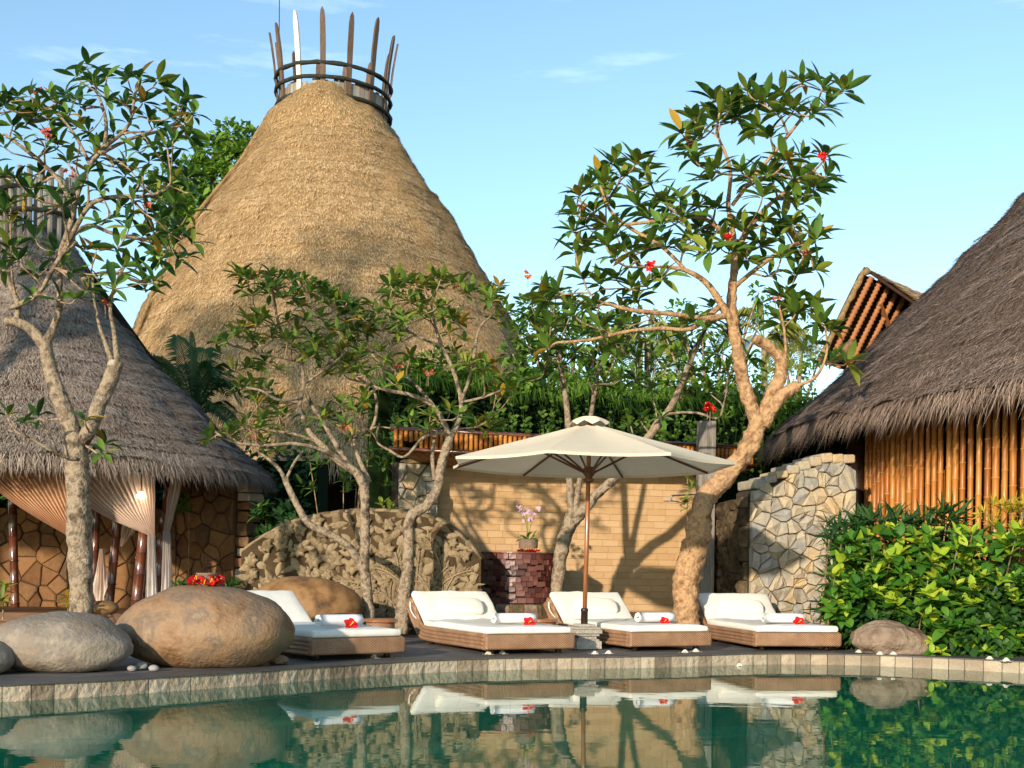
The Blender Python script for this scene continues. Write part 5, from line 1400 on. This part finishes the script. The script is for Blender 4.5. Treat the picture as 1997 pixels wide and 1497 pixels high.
# ------------------------------------------------------------------ curtains
def curtain(label, top, bottom, m, pleats=16, amp=.045, sag=.0, nu=90, nv=18, gather=None):
    """top, bottom: two point polylines (world) blended; pleats fold along the normal"""
    mb = MB(); vs = []
    T = catmull([tuple(p) for p in top], 10); Bm = catmull([tuple(p) for p in bottom], 10)
    def pick(Lst, t):
        x = t * (len(Lst) - 1); i = min(int(x), len(Lst) - 2); f_ = x - i
        return Vector(Lst[i]) * (1 - f_) + Vector(Lst[i + 1]) * f_
    sd = U(0, 9)
    for j in range(nv + 1):
        v = j / nv
        for i in range(nu + 1):
            u = i / nu; a, b = pick(T, u), pick(Bm, u); p = a.lerp(b, v)
            p.z -= sag * math.sin(math.pi * v ** .8) * (1 - u)
            w_ = amp * (1 - .6 * v); p.y += w_ * math.sin(u * pleats * 2 * math.pi + sd + 1.1 * math.sin(u * 9 + sd)) + .02 * mn.noise(Vector((u * 6, v * 4, sd)))
            vs.append(p)
    k_ = nu + 1
    mb.add(vs, [(j * k_ + i, j * k_ + i + 1, (j + 1) * k_ + i + 1, (j + 1) * k_ + i) for j in range(nv) for i in range(nu)])
    return tag(mb.build('curtain', m, smooth=True), label, 'curtain', 'curtains of the pavilion')
Yc = 16.3; Yd = 17.0; Ye = 17.45
def Pl(lst, Y): return [P(px, py, Y) for px, py in lst]
curtain('peach curtain swept to the right behind the frangipani trunk at far left', Pl([(-75, 893), (20, 898), (134, 905)], Yc), Pl([(136, 1046), (147, 1056), (158, 1058)], Yc), M['voile'], 19, .04, sag=.10, nu=150)
curtain('pale pink curtain gathered beside the leaning bamboo post, glowing lamp in front', Pl([(75, 900), (200, 915), (303, 922)], Yd), Pl([(289, 1043), (296, 1046), (302, 1046)], Yd), M['voile_pale'], 19, .04, sag=.16, nu=150)
curtain('narrow ruffled white curtain tail hanging below the gathered pink curtain', Pl([(289, 1040), (296, 1043), (302, 1044)], Yd - .05), Pl([(284, 1172), (296, 1176), (307, 1172)], Yd - .05), M['voile_white'], 3, .05, nu=40)
curtain('slim white curtain tied back right of the leaning bamboo post', Pl([(334, 925), (346, 928), (358, 930)], Ye), Pl([(319, 1036), (325, 1038), (331, 1036)], Ye), M['voile_pale'], 4, .05, nu=40)
curtain('lower white fall of the tied curtain right of the bamboo post', Pl([(319, 1034), (325, 1036), (331, 1034)], Ye - .02), Pl([(312, 1176), (325, 1180), (339, 1176)], Ye - .02), M['voile_white'], 4, .045, nu=40)
c4 = curtain('cream knotted curtain end hanging between the two red bamboo posts', [P(196, 1070, 17.4), P(199, 1070, 17.4), P(202, 1070, 17.4)], [P(180, 1140, 17.4), P(193, 1185, 17.4), P(210, 1145, 17.4)], M['voile_pale'], 3, .05, nu=40)
c5 = curtain('small cream swag behind the red bamboo posts', [P(238, 1025, 18.6), P(255, 1020, 18.6), P(270, 1028, 18.6)], [P(234, 1062, 18.6), P(236, 1066, 18.6), P(240, 1064, 18.6)], M['voile_pale'], 3, .03, nu=40)
lm = empty('pavilion_lamp', P(275, 966, 16.88), 'small glowing lamp seen at the pink curtain', 'lamp')
lc = P(275, 966, 16.88)
mb = MB(); mb.lathe(lc, [(0, .05), (.03, .042), (.05, .015), (.055, -.01), (.04, -.04), (0, -.05)], 14); mb.build('bulb', M['bulb'], lm, smooth=True)
mb = MB(); mb.tube([lc + Vector((0, 0, .045)), lc + Vector((0, .02, .3))], .008, 6); mb.build('cord', M['ring'], lm)

# ------------------------------------------------------------------ background planting
def leafy(mb, c, rad, n, size, seed, mi=0, squash=1.0, shell=.45):
    rnd = random.Random(seed)
    for k in range(n):
        d = Vector((rnd.gauss(0, 1), rnd.gauss(0, 1), rnd.gauss(0, 1))).normalized()
        r_ = rad * (shell + (1 - shell) * rnd.random() ** .5) * (1 + .25 * mn.noise(d * 2.2 + Vector((seed, 0, 0))))
        p = Vector(c) + Vector((d.x * r_, d.y * r_, d.z * r_ * squash))
        dirn = (d + Vector((rnd.uniform(-.8, .8), rnd.uniform(-.8, .8), rnd.uniform(-.9, .5)))).normalized()
        up = (d + Vector((0, 0, .8))).normalized(); x = dirn.cross(up)
        x = x.normalized() if x.length > 1e-3 else dirn.orthogonal().normalized()
        L = size * rnd.uniform(.6, 1.25); w_ = L * .30
        m_ = p + dirn * L * .5 + up * L * .05
        mb.add([p, m_ + x * w_, p + dirn * L - Vector((0, 0, .12 * L)), m_ - x * w_], [(0, 1, 2), (0, 2, 3)], mi)
def bushy_tree(name, label, base, trunk_r, lobes, n, size, m, seed, squash=.75):
    root = empty(name, base, label, 'tree', 'trees behind the roofs')
    tr = MB(); base = Vector(base); cx = sum(l[0].x for l in lobes) / len(lobes); cy = sum(l[0].y for l in lobes) / len(lobes); cz = min(l[0].z for l in lobes)
    fork = Vector((cx, cy, cz - .3)); fork = base.lerp(fork, .8)
    tr.tube([base, base.lerp(fork, .5) + Vector((.1, 0, 0)), fork], [trunk_r, trunk_r * .8, trunk_r * .65], 10, gnarl=.15, gs=3)
    for (c, r_) in lobes:
        tr.tube([fork, fork.lerp(c, .5) + Vector((0, 0, -.1)), c], [trunk_r * .5, trunk_r * .3, trunk_r * .1], 6)
    tr.build('trunk', M['bark'], root, smooth=True)
    mb = MB()
    for i, (c, r_) in enumerate(lobes): leafy(mb, c, r_, int(n * r_ * r_), size, seed + i, squash=squash)
    tag(mb.build('crown', m, root), kind='stuff')
    return root
YT = 41.0
lobes = [(P(px, py, YT + dy), S(r_, YT)) for px, py, r_, dy in ((455, 268, 36, 0), (490, 275, 30, .5), (415, 300, 38, 0), (465, 315, 42, -.4), (370, 345, 42, 0), (425, 360, 45, -.5), (345, 395, 42, .2), (395, 420, 45, 0), (350, 445, 42, 0), (330, 490, 34, .2), (380, 480, 40, .3), (500, 320, 32, 1), (320, 350, 24, .4))]
bushy_tree('broadleaf_tree', 'sunlit broadleaf tree showing left of the straw tower', P(420, 1150, YT) * 1, .4, lobes, 700, .30, M['leaf_tree'], 100)
YT = 23.5
lobes = [(P(px, py, YT + dy), S(r_, YT)) for px, py, r_, dy in ((1040, 600, 34, 0), (1080, 590, 36, .3), (1030, 650, 38, 0), (1085, 650, 42, -.2), (1130, 610, 32, .2), (1180, 640, 36, 0), (1140, 670, 42, 0), (1060, 700, 42, .3), (1110, 715, 40, 0), (1180, 700, 36, .3), (1020, 720, 36, 0), (1000, 690, 26, .3), (1230, 660, 30, .4), (1225, 610, 22, .4))]
bt = bushy_tree('tulip_tree', 'dark leafy tree with orange blooms right of the straw tower', Vector((P(1080, 800, YT).x, YT, .085)), .14, lobes, 1100, .17, M['leaf_a'], 200)
YT = 25.0
lobes = [(P(px, py, YT + dy), S(r_, YT)) for px, py, r_, dy in ((1330, 610, 30, 0), (1370, 640, 32, 0), (1300, 660, 34, 0), (1350, 700, 40, .2), (1410, 690, 34, .2), (1290, 720, 36, .2), (1480, 570, 18, 0), (1490, 610, 20, .1), (1400, 740, 40, .2), (1460, 730, 34, 0))]
bushy_tree('leafy_tree', 'green tree filling the gap behind the tall frangipani trunk', Vector((P(1350, 800, YT).x, YT, .085)), .12, lobes, 800, .17, M['leaf_tree'], 300)
YT = 36.0
lobes = [(P(px, py, YT + dy), S(r_, YT)) for px, py, r_, dy in ((1530, 660, 34, 0), (1570, 640, 28, 0), (1510, 700, 40, .2), (1560, 700, 40, .2), (1600, 690, 34, .2), (1540, 740, 50, .2))]
bushy_tree('feathery_tree', 'pale feathery tree in the gap left of the gabled roof', Vector((P(1540, 850, YT).x, YT, .085)), .16, lobes, 420, .17, M['leaf_tree'], 350)

def palm(name, label, base, heads, m, group=None, leaf=.5, trunk_h=None, drop=.9, n=34):
    """heads: list of (tip point, lift)"""
    base = Vector(base); root = empty(name, base, label, 'palm', group)
    crown = base + Vector((0, 0, trunk_h))
    mb = MB(); mb.tube([base, base.lerp(crown, .5) + Vector((.05, 0, 0)), crown], [.10, .085, .07], 9, gnarl=.1); mb.build('trunk', M['bark_grey'], root, smooth=True)
    for (tip, lift) in heads:
        tip = Vector(tip); mid = crown.lerp(tip, .5) + Vector((0, 0, lift)); path = []
        for i in range(n + 1):
            t = i / n; path.append(crown * (1 - t) ** 2 + mid * 2 * t * (1 - t) + tip * t * t)
        mb = MB(); mb.tube(path[::3] + [path[-1]], [.018 * (1 - .75 * i / (len(path) // 3 + 1)) for i in range(len(path[::3]) + 1)], 5)
        for i in range(4, n + 1):
            t = i / n; d = (path[min(i + 1, n)] - path[i - 1]).normalized(); side = d.cross(Vector((0, 0, 1)))
            side = side.normalized() if side.length > 1e-3 else Vector((1, 0, 0))
            L = leaf * math.sin(math.pi * (.12 + .82 * t)) * U(.85, 1.1)
            for sg in (-1, 1):
                dr = (side * sg * .85 + d * .65 + Vector((0, 0, .18))).normalized(); p = path[i]
                q = p + dr * L * .55; e = p + dr * L + Vector((0, 0, -drop * L * .45)); w_ = .016 + .012 * leaf
                nx_ = d * w_
                mb.add([p - nx_ * .4, p + nx_ * .4, q + nx_, q - nx_, e], [(0, 1, 2, 3), (3, 2, 4)])
        mb.build('frond', m, root)
    return root
Yp = 23.0
b0 = P(405, 850, Yp)
heads = [(P(px, py, Yp + dy), lf) for px, py, dy, lf in ((250, 680, .4, .7), (290, 700, -.5, .6), (345, 655, .5, .5), (375, 650, 0, .3), (400, 680, .6, .6), (425, 730, -.3, .9), (470, 790, 0, 1.0), (455, 840, -.6, .8), (470, 860, .5, .7), (300, 790, -.6, .5), (330, 720, .8, .8), (445, 770, .9, 1.1), (370, 880, -.8, .6))]
palm('areca_palm', 'dark green feather palm between pavilion roof and straw tower', Vector((b0.x - .25, Yp, .085)), heads, M['leaf_dark'], leaf=.55, trunk_h=P(385, 820, Yp).z - .085)
Yp = 27.0
heads = [(P(px, py, Yp + dy), lf) for px, py, dy, lf in ((1180, 720, 0, .5), (1215, 760, .4, .8), (1330, 700, -.3, .8), (1300, 790, .3, .9), (1240, 800, 0, .7), (1200, 660, .3, .4), (1350, 740, .5, 1), (1270, 630, 0, .3))]
palm('coconut_palm', 'yellowing coconut palm behind the ivy bank', Vector((P(1262, 700, Yp).x, Yp, .085)), heads, M['dry_frond'], group='palms behind the ivy bank', leaf=.75, trunk_h=P(1262, 668, Yp).z, drop=1.5)
Yp = 29.0
heads = [(P(px, py, Yp + dy), lf) for px, py, dy, lf in ((1440, 620, 0, .5), (1560, 720, .4, .8), (1520, 770, -.3, .8), (1430, 770, .3, .9), (1480, 600, 0, .3), (1590, 690, .3, .6), (1395, 690, .5, 1), (1550, 650, 0, .4))]
palm('coconut_palm', 'pale green coconut palm between the tall frangipani trunk and the gabled roof', Vector((P(1490, 700, Yp).x, Yp, .085)), heads, M['dry_frond'], group='palms behind the ivy bank', leaf=.75, trunk_h=P(1490, 670, Yp).z, drop=1.2)

# ivy bank above the canopy
iv = empty('ivy_bank', P(1150, 850, 20.5), 'ivy bank with shade in its dark leaf colour and bright grassy top above the bamboo canopy', 'hedge')
ia, ib = Vector((P(760, 800, 19.2).x, 19.2, 2.9)), Vector((P(1660, 800, 22.6).x, 22.6, 2.9)); dI = (ib - ia); nI = Vector((dI.y, -dI.x, 0)).normalized()
mb = MB(); N_ = 40; rowsI = []
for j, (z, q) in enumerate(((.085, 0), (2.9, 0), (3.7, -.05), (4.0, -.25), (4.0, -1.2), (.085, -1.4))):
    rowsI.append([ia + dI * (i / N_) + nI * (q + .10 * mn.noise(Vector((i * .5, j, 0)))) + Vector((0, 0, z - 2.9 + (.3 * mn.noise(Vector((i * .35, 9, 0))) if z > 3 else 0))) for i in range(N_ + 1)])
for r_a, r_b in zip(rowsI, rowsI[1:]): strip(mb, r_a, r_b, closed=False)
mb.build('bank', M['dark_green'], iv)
mb = MB(); rnd = random.Random(77)
for k in range(7000):
    t = rnd.random(); z = 2.75 + 1.25 * rnd.random(); p = ia + dI * t + nI * (rnd.uniform(-.05, .16)); p.z = z
    d = (nI * .6 + Vector((rnd.uniform(-1, 1), rnd.uniform(-.5, .5), rnd.uniform(-1.1, .4)))).normalized(); up = nI + Vector((0, 0, .5)); x = d.cross(up).normalized()
    L = rnd.uniform(.05, .12)
    mb.add([p, p + d * L * .5 + x * L * .32, p + d * L, p + d * L * .5 - x * L * .32], [(0, 1, 2, 3)])
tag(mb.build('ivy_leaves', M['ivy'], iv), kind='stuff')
mb = MB()
for k in range(9000):
    t = rnd.random(); p = ia + dI * t + nI * rnd.uniform(-.6, .12); p.z = 3.90 + .3 * mn.noise(Vector((t * 14, 9, 0)))
    hang = rnd.random() < .35
    d = Vector((rnd.gauss(0, .35), rnd.gauss(0, .35), 1)) if not hang else nI * .8 + Vector((rnd.gauss(0, .3), 0, .3))
    d.normalize(); L = rnd.uniform(.14, .42); x = d.cross(Vector((0, 1, 0.2))).normalized() * .008
    e = p + d * L * .6; f_ = p + d * L + nI * .10 * L * 3 + Vector((0, 0, -.16 * L if not hang else -.9 * L))
    mb.add([p - x, p + x, e + x, e - x, f_], [(0, 1, 2, 3), (3, 2, 4)])
tag(mb.build('grass_tufts', M['grass'], iv), kind='stuff')
mb = MB()
for k in range(150):                                                # hanging vines
    t = rnd.random(); p = ia + dI * t + nI * rnd.uniform(.08, .22); p.z = rnd.uniform(3.4, 3.9); L = rnd.uniform(.3, 1.0)
    pts = [p + Vector((.03 * math.sin(i * 1.3 + k), -.02 * i, -L * i / 5)) for i in range(6)]; mb.tube(pts, .004, 4, cap=False)
    for i in range(12):
        q = p + Vector((rnd.uniform(-.04, .04), rnd.uniform(-.06, .02), -L * rnd.random())); s_ = rnd.uniform(.025, .05)
        mb.add([q, q + Vector((s_, 0, -s_ * .4)), q + Vector((0, -.02, -s_ * 1.5)), q + Vector((-s_, 0, -s_ * .4))], [(0, 1, 2, 3)])
tag(mb.build('hanging_vines', M['grass'], iv), kind='stuff')

mb = MB()
for k in range(13):
    t = (k + U(.2, .8)) / 13; c = ia + dI * t + nI * U(-.5, 0); c.z = 3.95 + U(0, .35); leafy(mb, c, U(.25, .5), 330, .15, 900 + k, squash=.8, shell=.2)
tag(mb.build('bank_shrubs', M['leaf_tree'], iv), kind='stuff')

# shrubs under the tower eave and around the carved wall
def small_shrub(name, label, pxs, Y, n, L, keys, cat='shrub', lo=.4, hi=1.5, nl=(6, 9), group=None, base=.1):
    (x0, x1, y0, y1) = pxs; c = P((x0 + x1) / 2, y1, Y)
    root = empty(name, (c.x, Y, base), label, cat, group); leaves = []; st = MB()
    for k in range(n):
        p = P(U(x0, x1), U(y0, y1), Y + U(-.3, .3)); ax = (p - Vector((c.x, Y + .15, p.z - .35))).normalized() + Vector((0, 0, .5))
        rosette(leaves, p, ax, L * U(.8, 1.15), random.randint(*nl), keys, lo, hi)
        g0 = Vector((c.x + (p.x - c.x) * .25, Y + .05, base))
        if k % 9 == 0: st.tube([g0, g0.lerp(p, .55) + Vector((0, 0, .03)), p], [.010, .008, .005], 5)
    st.build('stems', M['bark'], root)
    place_leaves(root, leaves)
    return root
small_shrub('shrub', 'dark shrub in the shade right of the stone pillar', (500, 575, 985, 1050), 17.6, 26, .20, keysel(('d', 3), ('a', 1)))
small_shrub('shrub', 'loose bright shrub growing behind the top of the carved wall', (590, 760, 800, 960), 17.4, 46, .17, keysel(('a', 3), ('b', 1)), nl=(5, 8))
small_shrub('bird_nest_fern', 'small yellow-green fern on top of the carved wall', (742, 764, 985, 1000), 16.9, 3, .22, keysel(('b', 1)), cat='fern', base=1.75)
small_shrub('shrub', 'yellow-leaved sprig at the foot of the flagstone wall by the left trunk', (118, 142, 1165, 1190), 15.6, 5, .16, keysel(('b', 1), ('y', 2)), base=.3)
small_shrub('shrub', 'yellow and green sprig at the far left above the grey boulder', (-10, 15, 1145, 1195), 15.4, 6, .18, keysel(('b', 1), ('y', 1)), base=.3)
small_shrub('shrub', 'dark foliage above the flagstone wall at far left', (-60, 130, 975, 1015), 20.3, 34, .22, keysel(('d', 1)), base=.3)
small_shrub('shrub', 'low green plants between the offering bowl and the pavilion pier', (345, 460, 1130, 1185), 16.4, 22, .17, keysel(('d', 2), ('a', 1)))
small_shrub('shrub', 'green sprig above the flagstone pier beside the tied curtain', (352, 385, 975, 1000), 18.4, 6, .2, keysel(('a', 1)), base=.3)
small_shrub('climber', 'small climber with yellow flowers at the grey post', (1335, 1352, 925, 1000), 18.2, 7, .12, keysel(('a', 1), ('b', 1)), cat='climber', base=.1)

# big shrubs right
def big_bush(label, x0, x1, Y, n, topf, L=.175, seed=0):
    root = empty('lime_shrub', (S((x0 + x1) / 2 - CX, Y), Y, .085), label, 'shrub', 'lime shrubs at the right'); leaves = []; st = MB()
    for k in range(n):
        px = U(x0, x1); ty = topf(px); py = ty + (1278 - ty) * U(0, 1) ** .85
        if px < 1815 and py > 1205: py = U(ty, 1205)
        dep = Y + U(-.30, .30) - .10 * clamp((py - ty) / 120, 0, 1); p = P(px, py, dep)
        if p.z < .14: p.z = .14
        ax = Vector((U(-.5, .5), -.55 + U(-.2, .2), .9)).normalized(); yel = U(0, 1) < .62
        rosette(leaves, p, ax, L * U(.55, 1.25), random.randint(5, 8), (lambda t, y=yel: 'lime' if (y and t < .6) else ('bush' if random.random() < .92 else 'lime')), .35, 1.45)
        if k % 2 == 0:
            rosette(leaves, p - ax * .12, ax, L * 1.05, 4, lambda t: 'bush', 1.0, 1.7)
        g0 = Vector((p.x * .9 + root.location.x * .1, Y + .35, .085))
        if k % 4 == 0: st.tube([g0, g0.lerp(p, .6) + Vector((0, .03, .05)), p], [.011, .008, .005], 5)
    mb = MB(); leafy(mb, (root.location.x, Y + .30, .55), S(x1 - x0, Y) * .50, 3000, .15, seed, squash=.75, shell=.1)
    st.build('stems', M['bark'], root); tag(mb.build('inner_foliage', M['leaf_dark'], root), kind='stuff')
    place_leaves(root, leaves)
    return root
big_bush('lime and green leafy shrub left of the yellow croton, beside the end lounger', 1625, 1830, 14.45, 165, lambda x: 1028 + .20 * abs(x - 1740), seed=400)
big_bush('large lime and green leafy shrub at the far right below the yellow croton', 1800, 2080, 14.0, 235, lambda x: 1025 + .15 * abs(x - 1930), seed=410)
def fans(name, label, region, Y, n, L, key, cat, nl=(6, 9), axf=None):
    x0, x1, y0, y1 = region; c = P((x0 + x1) / 2, 1200, Y)
    root = empty(name, (c.x, Y, .085), label, cat); leaves = []; st = MB()
    for k in range(n):
        p = P(U(x0, x1), y0 + (y1 - y0) * U(0, 1), Y + U(-.35, .35)); ax = Vector((U(-.7, .7) + (p.x - c.x) * .5, -.45, .75)).normalized()
        rosette(leaves, p, ax, L * U(.75, 1.2), random.randint(*nl), lambda t: key, .3, 1.5)
        g0 = Vector((p.x, Y + .25, .085))
        if k % 4 == 0: st.tube([g0, g0.lerp(p, .5), p], [.010, .008, .006], 5)
    st.build('stems', M['bark'], root); place_leaves(root, leaves)
    return root
fans('lady_palm', 'dark strap-leaved palm clump in front of the bamboo canes', (1640, 1870, 1005, 1120), 14.9, 110, .30, 'strap', 'shrub')
fans('lady_palm', 'dark strap-leaved clump hanging before the rubble wall', (1605, 1690, 1030, 1210), 14.8, 60, .27, 'strap', 'shrub')
fans('croton', 'curly yellow croton against the bamboo canes at the right edge', (1912, 2040, 980, 1045), 14.4, 34, .17, 'croton', 'shrub', nl=(9, 13))

# hedge behind the pavilion and unseen trees added at the left to shade the tower
def hedge(label, a, b, z, th, n, seed, m):
    a, b = Vector((*a, .085)), Vector((*b, .085)); d = b - a; nn = Vector((d.y, -d.x, 0)).normalized()
    root = empty('hedge', (a + b) / 2, label, 'hedge'); mb = MB()
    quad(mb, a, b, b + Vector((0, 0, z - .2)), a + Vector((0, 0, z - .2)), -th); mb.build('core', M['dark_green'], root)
    mb = MB(); rnd = random.Random(seed)
    for k in range(n):
        p = a + d * rnd.random() + nn * rnd.uniform(-.05, .2); p.z = .1 + z * rnd.random()
        q = (nn + Vector((rnd.uniform(-1, 1), rnd.uniform(-1, 1), rnd.uniform(-1, .8)))).normalized(); x = q.cross(nn + Vector((0, 0, .4))).normalized(); L = rnd.uniform(.10, .22)
        mb.add([p, p + q * L * .5 + x * L * .25, p + q * L, p + q * L * .5 - x * L * .25], [(0, 1, 2, 3)])
    tag(mb.build('hedge_leaves', m, root), kind='stuff')
hedge('dark hedge seen through the posts of the pavilion', (-14, 23.5), (-3.6, 22.6), 3.1, .8, 5000, 5, M['leaf_dark'])
for i, (x, y, h, r_) in enumerate(((-15.2, 12.5, 10.2, 1.9), (-12.6, 11.0, 10.4, 1.8), (-10.6, 9.6, 9.4, 1.5), (-13.3, 9.4, 14.2, 1.5))):
    lobes = [(Vector((x + U(-1, 1) * r_ * .8, y + U(-1, 1) * r_ * .8, h + U(-1.6, 1.2))), r_ * U(.4, .62)) for k in range(6 if i == 3 else 9)]
    bushy_tree('added_shade_tree', ('spreading unseen tree farthest left, added to shade the tower', 'tallest unseen tree beyond the left picture edge, added to shade the tower', 'unseen tree at the left nearest the pool, added to shade the tower', 'slender very tall unseen tree, added to cast a shadow across the mid tower')[i], Vector((x, y, .0)), .2, lobes, 120 if i == 3 else 230, .26, M['leaf_a'], 500 + 20 * i)
